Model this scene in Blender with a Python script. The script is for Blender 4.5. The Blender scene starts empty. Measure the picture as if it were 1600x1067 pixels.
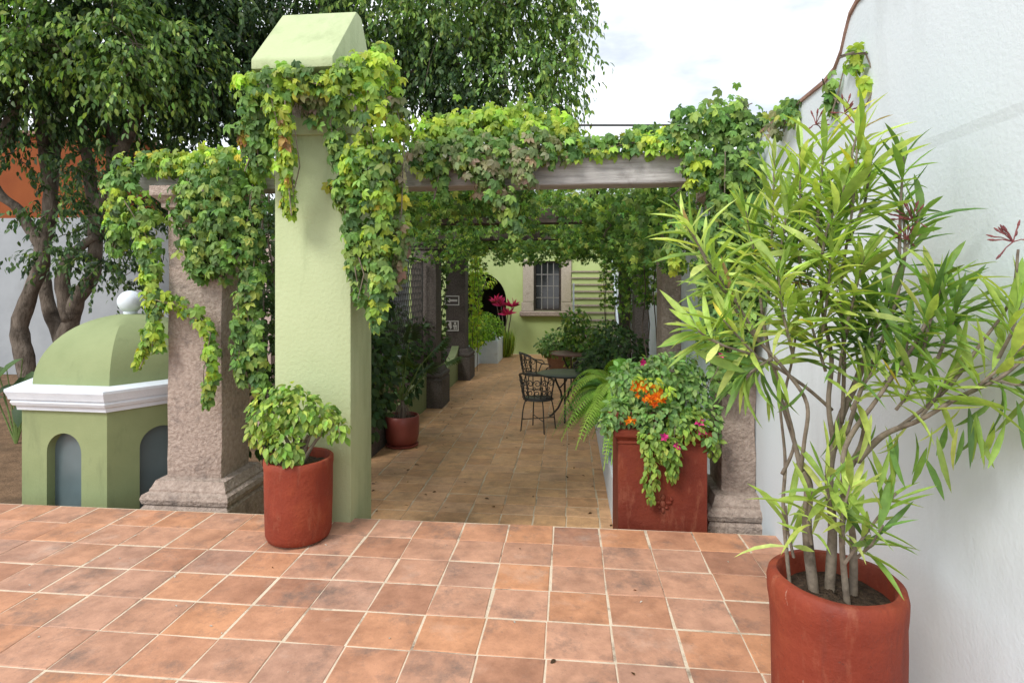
import bpy, bmesh, math, random
import numpy as np
from mathutils import Vector, Matrix, noise as mnoise

random.seed(7)
RNG = np.random.default_rng(11)
scene = bpy.context.scene
COL = scene.collection
R = math.radians

# ------------------------------------------------------------------ camera, sky, sun, exposure
FOC, VX, VY, TH, CAMH = 900.0, 800.0, 440.0, 0.098, 1.64
cam_d = bpy.data.cameras.new('camera')
cam = bpy.data.objects.new('camera', cam_d)
COL.objects.link(cam)
cam_d.sensor_width = 36.0
cam_d.lens = FOC / 1600 * 36.0
cam_d.shift_y = -(533.5 - VY) / 1600
cam_d.clip_start = 0.05
cam_d.clip_end = 500
cam.location = (0, 0, CAMH)
cam.rotation_euler = (R(90), 0, TH)
scene.camera = cam

SUN_EL, SUN_AZ = 45.0, 214.0            # azimuth clockwise from +Y: behind the camera, to its left
world = bpy.data.worlds.new('World')
scene.world = world
world.use_nodes = True
wn, wl = world.node_tree.nodes, world.node_tree.links
wn.clear()
w_out = wn.new('ShaderNodeOutputWorld')
sky = wn.new('ShaderNodeTexSky')
sky.sky_type = 'NISHITA'
sky.sun_disc = False
sky.sun_elevation = R(SUN_EL)
sky.sun_rotation = R(SUN_AZ)
bg_sky = wn.new('ShaderNodeBackground')
bg_sky.inputs['Strength'].default_value = 0.12
wl.new(sky.outputs[0], bg_sky.inputs['Color'])
bg_cl = wn.new('ShaderNodeBackground')           # the high bright overcast
bg_cl.inputs['Strength'].default_value = 1.0
tc = wn.new('ShaderNodeTexCoord')
mp = wn.new('ShaderNodeMapping')
mp.inputs['Scale'].default_value = (1.0, 1.0, 2.6)
mp.inputs['Location'].default_value = (3.1, 0.4, 1.7)
nz = wn.new('ShaderNodeTexNoise')
nz.inputs['Scale'].default_value = 2.6
nz.inputs['Detail'].default_value = 6
nz.inputs['Roughness'].default_value = 0.55
rp = wn.new('ShaderNodeValToRGB')
rp.color_ramp.elements[0].position = 0.36
rp.color_ramp.elements[0].color = (0.37, 0.40, 0.44, 1)
rp.color_ramp.elements[1].position = 0.66
rp.color_ramp.elements[1].color = (1.08, 1.10, 1.13, 1)
wl.new(tc.outputs['Generated'], mp.inputs['Vector'])
wl.new(mp.outputs[0], nz.inputs['Vector'])
wl.new(nz.outputs['Fac'], rp.inputs['Fac'])
wl.new(rp.outputs['Color'], bg_cl.inputs['Color'])
wmix = wn.new('ShaderNodeMixShader')
wmix.inputs[0].default_value = 0.86
wl.new(bg_sky.outputs[0], wmix.inputs[1])
wl.new(bg_cl.outputs[0], wmix.inputs[2])
wl.new(wmix.outputs[0], w_out.inputs['Surface'])

sun_d = bpy.data.lights.new('sun', 'SUN')
sun_d.energy = 1.5
sun_d.angle = R(20)
sun_d.color = (1.0, 0.965, 0.91)
sun = bpy.data.objects.new('sun', sun_d)
COL.objects.link(sun)
az, el = R(SUN_AZ), R(SUN_EL)
to_sun = Vector((math.sin(az) * math.cos(el), math.cos(az) * math.cos(el), math.sin(el)))
sun.rotation_euler = to_sun.to_track_quat('Z', 'Y').to_euler()
sun.location = to_sun * 30

vs = scene.view_settings
vs.view_transform = 'Standard'
vs.look = 'None'
vs.exposure = 0.98
vs.gamma = 1.0
vs.use_curve_mapping = False
scene.cycles.max_bounces = 8
scene.cycles.diffuse_bounces = 5
scene.cycles.transmission_bounces = 6
scene.cycles.caustics_reflective = False
scene.cycles.caustics_refractive = False
scene.cycles.use_denoising = True

# ------------------------------------------------------------------ measuring helpers (photo ruler -> place)
def ray(x, y):
    u, v = (x - VX) / FOC, (VY - y) / FOC
    return Vector((u * math.cos(TH) - math.sin(TH), u * math.sin(TH) + math.cos(TH), v))
CAMP = Vector((0, 0, CAMH))
def aY(x, y, Y):
    d = ray(x, y); return CAMP + d * (Y / d.y)
def aX(x, y, X):
    d = ray(x, y); return CAMP + d * (X / d.x)
def aZ(x, y, z):
    d = ray(x, y); return CAMP + d * ((z - CAMH) / d.z)
LOW = -0.52                                   # the sunken patio floor; the terrace is z = 0
EDGE = 3.88                                   # where the terrace ends

# ------------------------------------------------------------------ materials
def new_mat(name):
    m = bpy.data.materials.new(name); m.use_nodes = True
    n = m.node_tree.nodes; n.clear()
    o = n.new('ShaderNodeOutputMaterial')
    p = n.new('ShaderNodeBsdfPrincipled')
    m.node_tree.links.new(p.outputs[0], o.inputs['Surface'])
    return m, n, m.node_tree.links, p, o
def ramp(n, stops):
    r = n.new('ShaderNodeValToRGB'); e = r.color_ramp.elements
    while len(e) < len(stops): e.new(0.5)
    for k, (p, c) in enumerate(stops):
        e[k].position = p; e[k].color = (c[0], c[1], c[2], 1)
    return r
def noise_tex(n, l, scale, detail=5, rough=0.55, vec=None, stretch=None):
    t = n.new('ShaderNodeTexNoise'); t.inputs['Scale'].default_value = scale
    t.inputs['Detail'].default_value = detail; t.inputs['Roughness'].default_value = rough
    if vec is None:
        g = n.new('ShaderNodeNewGeometry'); vec = g.outputs['Position']
    if stretch:
        q = n.new('ShaderNodeMapping'); q.inputs['Scale'].default_value = stretch
        l.new(vec, q.inputs['Vector']); vec = q.outputs[0]
    l.new(vec, t.inputs['Vector'])
    return t
def mixc(n, l, fac, a, b, mode='MIX'):
    m = n.new('ShaderNodeMix'); m.data_type = 'RGBA'; m.blend_type = mode
    for sock, v in ((0, fac), (6, a), (7, b)):
        if isinstance(v, (int, float)): m.inputs[sock].default_value = v
        elif isinstance(v, tuple): m.inputs[sock].default_value = (*v, 1)
        else: l.new(v, m.inputs[sock])
    return m.outputs[2]
def bump(n, l, p, height, strength, dist=0.01, prev=None):
    b = n.new('ShaderNodeBump'); b.inputs['Strength'].default_value = strength
    b.inputs['Distance'].default_value = dist
    l.new(height, b.inputs['Height'])
    if prev is not None: l.new(prev, b.inputs['Normal'])
    l.new(b.outputs[0], p.inputs['Normal'])
    return b.outputs[0]
def surf(name, stops, scale=3.0, rough=0.85, fine=60, bstr=0.4, bdist=0.008, stain=None, stain_scale=1.3, stain_lo=0.55, stain_hi=0.75,
         stretch=None, spec=0.3, mid=None, sstretch=None):
    m, n, l, p, o = new_mat(name)
    t = noise_tex(n, l, scale, 6, 0.6, stretch=stretch)
    c = ramp(n, stops); l.new(t.outputs['Fac'], c.inputs['Fac'])
    colr = c.outputs['Color']
    if stain:
        t2 = noise_tex(n, l, stain_scale, 7, 0.65, stretch=sstretch)
        r2 = ramp(n, [(stain_lo, (0, 0, 0)), (stain_hi, (1, 1, 1))]); l.new(t2.outputs['Fac'], r2.inputs['Fac'])
        colr = mixc(n, l, r2.outputs['Color'], colr, stain)
    l.new(colr, p.inputs['Base Color'])
    p.inputs['Roughness'].default_value = rough
    p.inputs['Specular IOR Level'].default_value = spec
    t3 = noise_tex(n, l, fine, 4, 0.6, stretch=stretch)
    prev = bump(n, l, p, t3.outputs['Fac'], bstr, bdist)
    if mid:
        t4 = noise_tex(n, l, mid, 3, 0.5); bump(n, l, p, t4.outputs['Fac'], bstr, bdist * 2, prev)
    return m
M = {}
M['white_wall'] = surf('white_stucco', [(0.3, (0.64, 0.708, 0.745)), (0.7, (0.695, 0.757, 0.79))], 1.2, 0.9, 150, 0.22, 0.003, mid=60,
                       stain=(0.50, 0.545, 0.56), stain_scale=1.3, stain_lo=0.52, stain_hi=0.86, sstretch=(1, 1.6, .5))
M['green_wall'] = surf('pale_green_stucco', [(0.3, (0.40, 0.46, 0.255)), (0.7, (0.445, 0.505, 0.295))], 1.6, 0.88, 110, 0.35, 0.006, mid=40,
                       stain=(0.27, 0.32, 0.17), stain_scale=3.2, stain_lo=0.50, stain_hi=0.84, sstretch=(1.6, 1.6, .35))
M['green_dome'] = surf('moss_green_paint', [(0.3, (0.22, 0.265, 0.125)), (0.7, (0.27, 0.315, 0.155))], 2.2, 0.8, 60, 0.3, 0.006,
                       stain=(0.15, 0.18, 0.09), stain_scale=3.4, stain_lo=0.58, stain_hi=0.85, sstretch=(1.4, 1.4, .4))
M['shaded_wall'] = surf('shaded_white_plaster', [(0.3, (0.30, 0.32, 0.34)), (0.7, (0.37, 0.39, 0.41))], 1.3, 0.9, 60, 0.3, stain=(0.28, 0.29, 0.29), stain_scale=0.9)  # white plaster, the shade behind the trees is put into its base colour
M['white_paint'] = surf('white_trim_paint', [(0.3, (0.58, 0.64, 0.70)), (0.7, (0.71, 0.765, 0.82))], 4, 0.75, 50, 0.25, 0.006,
                        stain=(0.40, 0.41, 0.40), stain_scale=5, stain_lo=0.62, stain_hi=0.8)
M['lime_wall'] = surf('lime_green_stucco', [(0.3, (0.39, 0.48, 0.19)), (0.7, (0.45, 0.54, 0.235))], 1.6, 0.88, 60, 0.3, stain=(0.33, 0.40, 0.16), stain_scale=1.2, stain_lo=0.58, stain_hi=0.85)
M['orange_wall'] = surf('orange_stucco', [(0.3, (0.20, 0.050, 0.014)), (0.7, (0.25, 0.068, 0.018))], 1.5, 0.9, 40, 0.3)
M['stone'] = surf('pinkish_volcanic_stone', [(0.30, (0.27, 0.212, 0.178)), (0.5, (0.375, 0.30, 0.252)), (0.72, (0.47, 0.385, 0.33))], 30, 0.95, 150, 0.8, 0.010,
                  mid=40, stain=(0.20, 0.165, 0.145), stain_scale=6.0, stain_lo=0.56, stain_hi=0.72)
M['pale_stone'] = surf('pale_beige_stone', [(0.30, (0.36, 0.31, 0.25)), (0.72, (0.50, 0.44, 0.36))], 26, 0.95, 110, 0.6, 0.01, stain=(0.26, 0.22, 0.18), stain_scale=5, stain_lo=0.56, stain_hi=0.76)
M['dark_stone'] = surf('shaded_dark_stone', [(0.30, (0.075, 0.064, 0.056)), (0.5, (0.115, 0.098, 0.088)), (0.72, (0.17, 0.148, 0.132))], 40, 0.95, 120, 0.7, 0.008,
                  mid=50, stain=(0.06, 0.052, 0.046), stain_scale=3.0, stain_lo=0.55, stain_hi=0.78)  # weathered stone for the inner pillars, passage shade put into its colour
def pot_mat(name='worn_brick_red_paint', dim=1.0):
    m, n, l, p, o = new_mat(name)
    t = noise_tex(n, l, 4.0, 6, 0.62)
    c = ramp(n, [(q, tuple(v * dim for v in c_)) for q, c_ in ((0.3, (0.175, 0.026, 0.013)), (0.55, (0.235, 0.040, 0.018)), (0.75, (0.30, 0.065, 0.026)))]); l.new(t.outputs['Fac'], c.inputs['Fac'])
    colr = c.outputs['Color']
    for (sc, st, lo, hi, amt, cc_) in ((9.0, (1.5, 1.5, .22), .55, .78, .75, (0.13, 0.028, 0.018)), (13.0, (1.3, 1.3, .35), .54, .78, .5, (0.38, 0.15, 0.085)), (70.0, None, .64, .70, .8, (0.09, 0.03, 0.022)), (30.0, (1, 1, .5), .68, .76, .7, (0.42, 0.27, 0.20))):
        t2 = noise_tex(n, l, sc, 7, 0.66, stretch=st)
        r2 = ramp(n, [(lo, (0, 0, 0)), (hi, (amt, amt, amt))]); l.new(t2.outputs['Fac'], r2.inputs['Fac'])
        colr = mixc(n, l, r2.outputs['Color'], colr, cc_)
    l.new(colr, p.inputs['Base Color'])
    rr_ = ramp(n, [(0.3, (0.55, 0.55, 0.55)), (0.7, (0.85, 0.85, 0.85))]); l.new(t.outputs['Fac'], rr_.inputs['Fac']); l.new(rr_.outputs['Color'], p.inputs['Roughness'])
    p.inputs['Specular IOR Level'].default_value = 0.35
    t3 = noise_tex(n, l, 60, 5, 0.65); pv = bump(n, l, p, t3.outputs['Fac'], 0.5, 0.006)
    t4 = noise_tex(n, l, 12, 4, 0.6); bump(n, l, p, t4.outputs['Fac'], 0.45, 0.015, pv)
    return m
M['red_pot'] = pot_mat()
M['maroon_pot'] = pot_mat('worn_maroon_paint', .68)
M['old_pot'] = surf('dull_red_glaze', [(0.3, (0.22, 0.05, 0.04)), (0.7, (0.30, 0.075, 0.055))], 4.0, 0.4, 55, 0.2, 0.004,
                    stain=(0.36, 0.22, 0.19), stain_scale=15, stain_lo=0.66, stain_hi=0.74, spec=0.5)
M['clay_pot'] = surf('bare_terracotta', [(0.3, (0.24, 0.13, 0.09)), (0.7, (0.34, 0.19, 0.13))], 6.0, 0.8, 55, 0.3)
M['soil'] = surf('dark_soil', [(0.3, (0.030, 0.020, 0.013)), (0.7, (0.095, 0.063, 0.040))], 40, 1.0, 50, 1.0, 0.03)
M['dirt'] = surf('garden_earth', [(0.3, (0.10, 0.060, 0.032)), (0.7, (0.22, 0.135, 0.075))], 5, 1.0, 30, 0.8, 0.03,
                 stain=(0.05, 0.035, 0.02), stain_scale=0.9)
M['grout'] = surf('pale_grout', [(0.3, (0.56, 0.46, 0.34)), (0.7, (0.72, 0.61, 0.47))], 9, 0.95, 70, 0.5,
                  stain=(0.17, 0.115, 0.08), stain_scale=4.5, stain_lo=0.53, stain_hi=0.68)
M['grout_low'] = surf('sandy_grout', [(0.3, (0.46, 0.37, 0.26)), (0.7, (0.64, 0.54, 0.40))], 9, 0.95, 70, 0.5,
                  stain=(0.26, 0.19, 0.12), stain_scale=2.4, stain_lo=0.50, stain_hi=0.68)
M['wood'] = surf('weathered_grey_timber', [(0.28, (0.25, 0.235, 0.225)), (0.5, (0.37, 0.355, 0.34)), (0.75, (0.50, 0.48, 0.465))], 9, 0.85, 30, 0.6, 0.008,
                 stretch=(0.35, 5, 5), stain=(0.14, 0.12, 0.105), stain_scale=3.5, stain_lo=0.58, stain_hi=0.80)
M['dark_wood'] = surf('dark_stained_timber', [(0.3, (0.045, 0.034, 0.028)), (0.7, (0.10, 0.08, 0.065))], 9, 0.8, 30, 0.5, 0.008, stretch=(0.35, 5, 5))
M['bark'] = surf('grey_brown_bark', [(0.3, (0.085, 0.066, 0.050)), (0.7, (0.22, 0.18, 0.145))], 9, 0.95, 24, 1.0, 0.03, stretch=(1, 1, 0.4),
                 stain=(0.035, 0.027, 0.02), stain_scale=3, stain_lo=0.5, stain_hi=0.7)
M['twig'] = surf('pale_twig_bark', [(0.3, (0.13, 0.105, 0.080)), (0.7, (0.27, 0.225, 0.175))], 22, 0.9, 60, 0.7, 0.006,
                 stain=(0.06, 0.045, 0.035), stain_scale=9, stain_lo=0.55, stain_hi=0.7)
M['iron'] = surf('dark_wrought_iron', [(0.3, (0.020, 0.022, 0.020)), (0.7, (0.045, 0.040, 0.034))], 20, 0.5, 80, 0.3, 0.003, spec=0.5,
                 stain=(0.09, 0.045, 0.025), stain_scale=14, stain_lo=0.58, stain_hi=0.72)
M['iron_green'] = surf('dark_green_iron', [(0.3, (0.018, 0.024, 0.020)), (0.7, (0.032, 0.040, 0.034))], 10, 0.4, 80, 0.2, 0.002, spec=0.5)
M['rust_top'] = surf('rust_brown_tabletop', [(0.3, (0.085, 0.045, 0.035)), (0.7, (0.15, 0.085, 0.065))], 8, 0.5, 60, 0.2, 0.003)
M['coping'] = surf('terracotta_coping', [(0.3, (0.22, 0.125, 0.095)), (0.7, (0.36, 0.23, 0.18))], 8, 0.9, 40, 0.5)
M['sign_plate'] = surf('dark_sign_plate', [(0.3, (0.07, 0.06, 0.055)), (0.7, (0.10, 0.088, 0.08))], 8, 0.7, 40, 0.1)
M['sign_white'] = surf('sign_white_paint', [(0.3, (0.55, 0.54, 0.50)), (0.7, (0.68, 0.67, 0.63))], 8, 0.7, 40, 0.1)
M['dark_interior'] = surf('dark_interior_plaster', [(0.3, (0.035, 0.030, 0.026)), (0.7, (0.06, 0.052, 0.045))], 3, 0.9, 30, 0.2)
M['wire'] = surf('galvanised_wire', [(0.3, (0.16, 0.15, 0.14)), (0.7, (0.28, 0.26, 0.24))], 30, 0.5, 30, 0.1)
M['muntin'] = surf('grey_brown_muntin', [(0.3, (0.17, 0.16, 0.15)), (0.7, (0.24, 0.23, 0.21))], 20, 0.7, 40, 0.2)
M['pink_wall'] = surf('faded_pink_plaster', [(0.3, (0.42, 0.31, 0.27)), (0.7, (0.52, 0.40, 0.36))], 2.5, 0.9, 40, 0.3)

def glass_mat(name, colr, rough):
    m, n, l, p, o = new_mat(name)
    t = noise_tex(n, l, 2.2, 4, 0.5)
    c = ramp(n, [(0.3, tuple(k * 0.75 for k in colr)), (0.7, tuple(k * 1.2 for k in colr))]); l.new(t.outputs['Fac'], c.inputs['Fac'])
    l.new(c.outputs['Color'], p.inputs['Base Color'])
    p.inputs['Roughness'].default_value = rough; p.inputs['Specular IOR Level'].default_value = 0.6
    return m
M['dusty_glass'] = glass_mat('dusty_grey_glass', (0.105, 0.145, 0.155), 0.28)
M['dark_glass'] = glass_mat('dark_window_glass', (0.018, 0.020, 0.022), 0.08)

def tile_mat(name, stops, dark, pale, dark_lo, dark_hi):
    m, n, l, p, o = new_mat(name)
    oi = n.new('ShaderNodeObjectInfo')
    c = ramp(n, stops); l.new(oi.outputs['Random'], c.inputs['Fac'])
    g = n.new('ShaderNodeNewGeometry')
    add = n.new('ShaderNodeVectorMath'); add.operation = 'ADD'
    sc = n.new('ShaderNodeVectorMath'); sc.operation = 'SCALE'; sc.inputs['Scale'].default_value = 9.0
    comb = n.new('ShaderNodeCombineXYZ')
    for k in range(3): l.new(oi.outputs['Random'], comb.inputs[k])
    l.new(comb.outputs[0], sc.inputs[0]); l.new(g.outputs['Position'], add.inputs[0]); l.new(sc.outputs[0], add.inputs[1])
    own = add.outputs[0]
    t1 = noise_tex(n, l, 6.5, 9, 0.72, vec=own)
    r1 = ramp(n, [(0.35, (0.74, 0.70, 0.68)), (0.62, (1.13, 1.10, 1.06))]); l.new(t1.outputs['Fac'], r1.inputs['Fac'])
    colr = mixc(n, l, 1.0, c.outputs['Color'], r1.outputs['Color'], 'MULTIPLY')
    t2 = noise_tex(n, l, 3.0, 10, 0.78, vec=own)                # soot-like grey patches that stop at a tile's edge
    r2 = ramp(n, [(dark_lo, (0, 0, 0)), (dark_hi, (0.85, 0.85, 0.85))]); l.new(t2.outputs['Fac'], r2.inputs['Fac'])
    colr = mixc(n, l, r2.outputs['Color'], colr, dark)
    t3 = noise_tex(n, l, 2.1, 9, 0.7)                          # pale bloom across tiles
    r3 = ramp(n, [(0.56, (0, 0, 0)), (0.78, (0.55, 0.55, 0.55))]); l.new(t3.outputs['Fac'], r3.inputs['Fac'])
    colr = mixc(n, l, r3.outputs['Color'], colr, pale)
    t7 = noise_tex(n, l, 1.7, 12, 0.74)                        # broad grime drifting over several tiles
    r7 = ramp(n, [(0.55, (0, 0, 0)), (0.70, (0.5, 0.5, 0.5))]); l.new(t7.outputs['Fac'], r7.inputs['Fac'])
    colr = mixc(n, l, r7.outputs['Color'], colr, dark)
    t5 = noise_tex(n, l, 46, 6, 0.75)                          # specks
    r5 = ramp(n, [(0.60, (0, 0, 0)), (0.70, (0.6, 0.6, 0.6))]); l.new(t5.outputs['Fac'], r5.inputs['Fac'])
    colr = mixc(n, l, r5.outputs['Color'], colr, dark)
    l.new(colr, p.inputs['Base Color'])
    rr = ramp(n, [(0.3, (0.5, 0.5, 0.5)), (0.7, (0.78, 0.78, 0.78))]); l.new(t1.outputs['Fac'], rr.inputs['Fac'])
    l.new(rr.outputs['Color'], p.inputs['Roughness'])
    p.inputs['Specular IOR Level'].default_value = 0.35
    t4 = noise_tex(n, l, 70, 4, 0.6); pv = bump(n, l, p, t4.outputs['Fac'], 0.28, 0.005)
    t6 = noise_tex(n, l, 9, 3, 0.5); bump(n, l, p, t6.outputs['Fac'], 0.25, 0.012, pv)
    return m
M['tile'] = tile_mat('terracotta_tile', [(0.0, (0.37, 0.190, 0.125)), (0.2, (0.51, 0.262, 0.160)), (0.42, (0.54, 0.265, 0.142)), (0.6, (0.46, 0.255, 0.172)), (0.8, (0.53, 0.295, 0.20)), (1.0, (0.40, 0.235, 0.172))],
                     (0.165, 0.118, 0.098), (0.60, 0.45, 0.37), 0.515, 0.68)
M['tile_low'] = tile_mat('ochre_floor_tile', [(0.0, (0.50, 0.29, 0.155)), (0.5, (0.59, 0.36, 0.19)), (1.0, (0.54, 0.335, 0.20))],
                         (0.17, 0.115, 0.062), (0.52, 0.37, 0.23), 0.53, 0.78)

def leaf_mat(name, source='ATTR', rough=0.52, trans=0.40, spec=0.32):
    m, n, l, p, o = new_mat(name)
    if source == 'ATTR':
        a = n.new('ShaderNodeAttribute'); a.attribute_name = 'tint'; colr = a.outputs['Color']
    else:
        a = n.new('ShaderNodeObjectInfo'); colr = a.outputs['Color']
    t = noise_tex(n, l, 38, 3, 0.5)
    r1 = ramp(n, [(0.3, (0.80, 0.82, 0.78)), (0.7, (1.15, 1.12, 1.1))]); l.new(t.outputs['Fac'], r1.inputs['Fac'])
    colr = mixc(n, l, 1.0, colr, r1.outputs['Color'], 'MULTIPLY')
    l.new(colr, p.inputs['Base Color'])
    p.inputs['Roughness'].default_value = rough
    p.inputs['Specular IOR Level'].default_value = spec
    tr = n.new('ShaderNodeBsdfTranslucent')
    warm = mixc(n, l, 1.0, colr, (1.25, 1.3, 0.55), 'MULTIPLY')
    l.new(warm, tr.inputs['Color'])
    mx = n.new('ShaderNodeMixShader'); mx.inputs[0].default_value = trans
    l.new(p.outputs[0], mx.inputs[1]); l.new(tr.outputs[0], mx.inputs[2]); l.new(mx.outputs[0], o.inputs['Surface'])
    return m
M['leaf'] = leaf_mat('leaf_tissue')
M['leaf_one'] = leaf_mat('single_leaf_tissue', 'OBJ')
M['petal'] = leaf_mat('petal_tissue', 'ATTR', 0.6, 0.35, 0.2)

# ------------------------------------------------------------------ building helpers
class B:
    """collects shapes in world coordinates; build() links them as ONE mesh object"""
    def __init__(s): s.bm = bmesh.new()
    def box(s, x0, x1, y0, y1, z0, z1, bev=0.0, seg=1):
        vs = [s.bm.verts.new(v) for v in ((x0, y0, z0), (x1, y0, z0), (x1, y1, z0), (x0, y1, z0), (x0, y0, z1), (x1, y0, z1), (x1, y1, z1), (x0, y1, z1))]
        fs = [s.bm.faces.new([vs[i] for i in f]) for f in ((3, 2, 1, 0), (4, 5, 6, 7), (0, 1, 5, 4), (1, 2, 6, 5), (2, 3, 7, 6), (3, 0, 4, 7))]
        if bev:
            es = list({e for f in fs for e in f.edges})
            bmesh.ops.bevel(s.bm, geom=es, offset=bev, segments=seg, affect='EDGES', profile=0.6)
        return s
    def rings(s, rings, closed=True, cap0=True, cap1=True, loop=False):
        rv = [[s.bm.verts.new(p) for p in r] for r in rings]
        n = len(rv[0]); m = len(rv)
        for a in range(m if loop else m - 1):
            r0, r1 = rv[a], rv[(a + 1) % m]
            for i in range(n if closed else n - 1):
                j = (i + 1) % n
                s.bm.faces.new((r0[i], r0[j], r1[j], r1[i]))
        if not loop and closed:
            if cap0: s.bm.faces.new(rv[0][::-1])
            if cap1: s.bm.faces.new(rv[-1])
        return s
    def lathe(s, cx, cy, prof, n=40, wob=0.0, cap0=True, cap1=True, sx=1.0):
        rr = []
        for k, (r, z) in enumerate(prof):
            ring = []
            for i in range(n):
                a = 2 * math.pi * i / n
                w = 1 + wob * mnoise.noise(Vector((math.cos(a) * 1.7 + cx * 3, math.sin(a) * 1.7, z * 3)))
                ring.append((cx + r * w * math.cos(a) * sx, cy + r * w * math.sin(a), z))
            rr.append(ring)
        return s.rings(rr, True, cap0, cap1)
    def tube(s, pts, rad, n=8, cap=True):
        pts = [Vector(p) for p in pts]
        if not isinstance(rad, (list, tuple)): rad = [rad] * len(pts)
        rr = []; up = None
        for k, p in enumerate(pts):
            d = (pts[min(k + 1, len(pts) - 1)] - pts[max(k - 1, 0)])
            if d.length < 1e-9: d = Vector((0, 0, 1))
            d.normalize()
            if up is None: up = d.orthogonal().normalized()
            else:
                up = up - d * up.dot(d)
                up = up.normalized() if up.length > 1e-6 else d.orthogonal().normalized()
            w = d.cross(up)
            rr.append([p + (up * math.cos(2 * math.pi * i / n) + w * math.sin(2 * math.pi * i / n)) * rad[k] for i in range(n)])
        return s.rings(rr, True, cap, cap)
    def prism(s, pts, axis, a, b):
        """polygon pts (u,v) extruded along axis ('x': u=y,v=z  'y': u=x,v=z  'z': u=x,v=y)"""
        f = {'x': lambda u, v, t: (t, u, v), 'y': lambda u, v, t: (u, t, v), 'z': lambda u, v, t: (u, v, t)}[axis]
        return s.rings([[f(u, v, a) for u, v in pts], [f(u, v, b) for u, v in pts]])
    def ball(s, c, r, u=20, v=12, sc=(1, 1, 1)):
        bmesh.ops.create_uvsphere(s.bm, u_segments=u, v_segments=v, radius=1,
                                  matrix=Matrix.Translation(c) @ Matrix.Diagonal((r * sc[0], r * sc[1], r * sc[2], 1)))
        return s
    def roughen(s, amt, scale):
        for v in s.bm.verts:
            v.co += mnoise.noise_vector(v.co * scale) * amt
        return s
    def cut(s, step=0.12):
        es = [e for e in s.bm.edges if e.calc_length() > step * 1.6]
        while es:
            bmesh.ops.subdivide_edges(s.bm, edges=es, cuts=1, use_grid_fill=True)
            n_es = [e for e in s.bm.edges if e.calc_length() > step * 1.6]
            if len(n_es) >= len(es) * 6 or len(s.bm.verts) > 6000: break
            es = n_es
        return s
    def build(s, name, mat, parent=None, smooth=False, ang=None):
        bmesh.ops.recalc_face_normals(s.bm, faces=s.bm.faces)
        me = bpy.data.meshes.new(name); s.bm.to_mesh(me); s.bm.free()
        return link(name, me, mat, parent, smooth, ang)
def link(name, me, mat, parent=None, smooth=False, ang=None):
    o = bpy.data.objects.new(name, me); COL.objects.link(o)
    if mat is not None and not me.materials: me.materials.append(M[mat] if isinstance(mat, str) else mat)
    if smooth or ang:
        me.polygons.foreach_set('use_smooth', [True] * len(me.polygons))
        if ang: me.set_sharp_from_angle(angle=R(ang))
    if parent: attach(o, parent)
    return o
def attach(o, parent):
    o.parent = parent
    if parent.type == 'EMPTY': o.matrix_parent_inverse = Matrix.Translation(-parent.location)
def tag(o, label=None, cat=None, group=None, kind=None):
    for k, v in (('label', label), ('category', cat), ('group', group), ('kind', kind)):
        if v: o[k] = v
    return o
def thing(name, loc, label, cat, group=None):
    o = bpy.data.objects.new(name, None); COL.objects.link(o)
    o.location = loc; o.empty_display_size = 0.1
    return tag(o, label, cat, group, 'thing')
def copy_tree(root, loc, rz=0.0, label=None):
    r = root.copy(); COL.objects.link(r); r.location = loc; r.rotation_euler = (0, 0, rz)
    if label: r['label'] = label
    for ch in [c for c in bpy.data.objects if c.parent == root]:
        c = ch.copy(); COL.objects.link(c); c.parent = r
        for g in [q for q in bpy.data.objects if q.parent == ch]:
            d = g.copy(); COL.objects.link(d); d.parent = c
    return r

# leaf templates: V (n,3) with tip along +y, face +z ; F triangles
def blade(outline, droop=0.0, fold=0.1, y0=0.0):
    """outline: [(t, halfwidth)] from base to tip, width 0 at both ends"""
    V, F = [], []
    rib = []
    L, Rr = [], []
    for t, w in outline:
        z = -droop * t * t
        rib.append(len(V)); V.append((0, y0 + t, z))
        if w > 0:
            L.append(len(V)); V.append((-w, y0 + t, z + fold * w)); Rr.append(len(V)); V.append((w, y0 + t, z + fold * w))
        else:
            L.append(rib[-1]); Rr.append(rib[-1])
    for k in range(len(outline) - 1):
        for side, flip in ((L, False), (Rr, True)):
            a, b, c, d = rib[k], rib[k + 1], side[k + 1], side[k]
            q = [x for i, x in enumerate((a, b, c, d)) if x not in (a, b, c, d)[:i]]
            if flip: q = q[::-1]
            for i in range(1, len(q) - 1): F.append((q[0], q[i], q[i + 1]))
    return np.array(V, float), np.array(F, int)
def merge(parts):
    Vs, Fs, n = [], [], 0
    for V, F in parts:
        Vs.append(V); Fs.append(F + n); n += len(V)
    return np.vstack(Vs), np.vstack(Fs)
def xform(T, ang=0, sc=1.0, tilt=0.0, off=(0, 0, 0)):
    V, F = T
    V = V * sc
    ct, st = math.cos(tilt), math.sin(tilt)
    V = np.stack([V[:, 0], V[:, 1] * ct + V[:, 2] * st, -V[:, 1] * st + V[:, 2] * ct], 1)
    c, s = math.cos(ang), math.sin(ang)
    V = np.stack([V[:, 0] * c + V[:, 1] * s, -V[:, 0] * s + V[:, 1] * c, V[:, 2]], 1) + np.array(off)
    return V, F
LEAFLET = blade([(0, 0), (0.25, 0.17), (0.55, 0.275), (0.82, 0.15), (1, 0)], 0.26, 0.32)
LEAFLET_LOW = blade([(0, 0), (0.5, 0.24), (1, 0)], 0.22, 0.35)
def creeper(T, k):
    r = random.Random(k)
    return merge([xform(T, R(a + r.uniform(-9, 9)), s * r.uniform(0.88, 1.1), r.uniform(0.0, 0.5)) for a, s in ((0, 1), (50, .93), (-50, .93), (104, .66), (-104, .66))])
CREEPER = [creeper(LEAFLET, k) for k in range(6)]
CREEPER_LOW = [creeper(LEAFLET_LOW, k) for k in range(4)]
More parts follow.
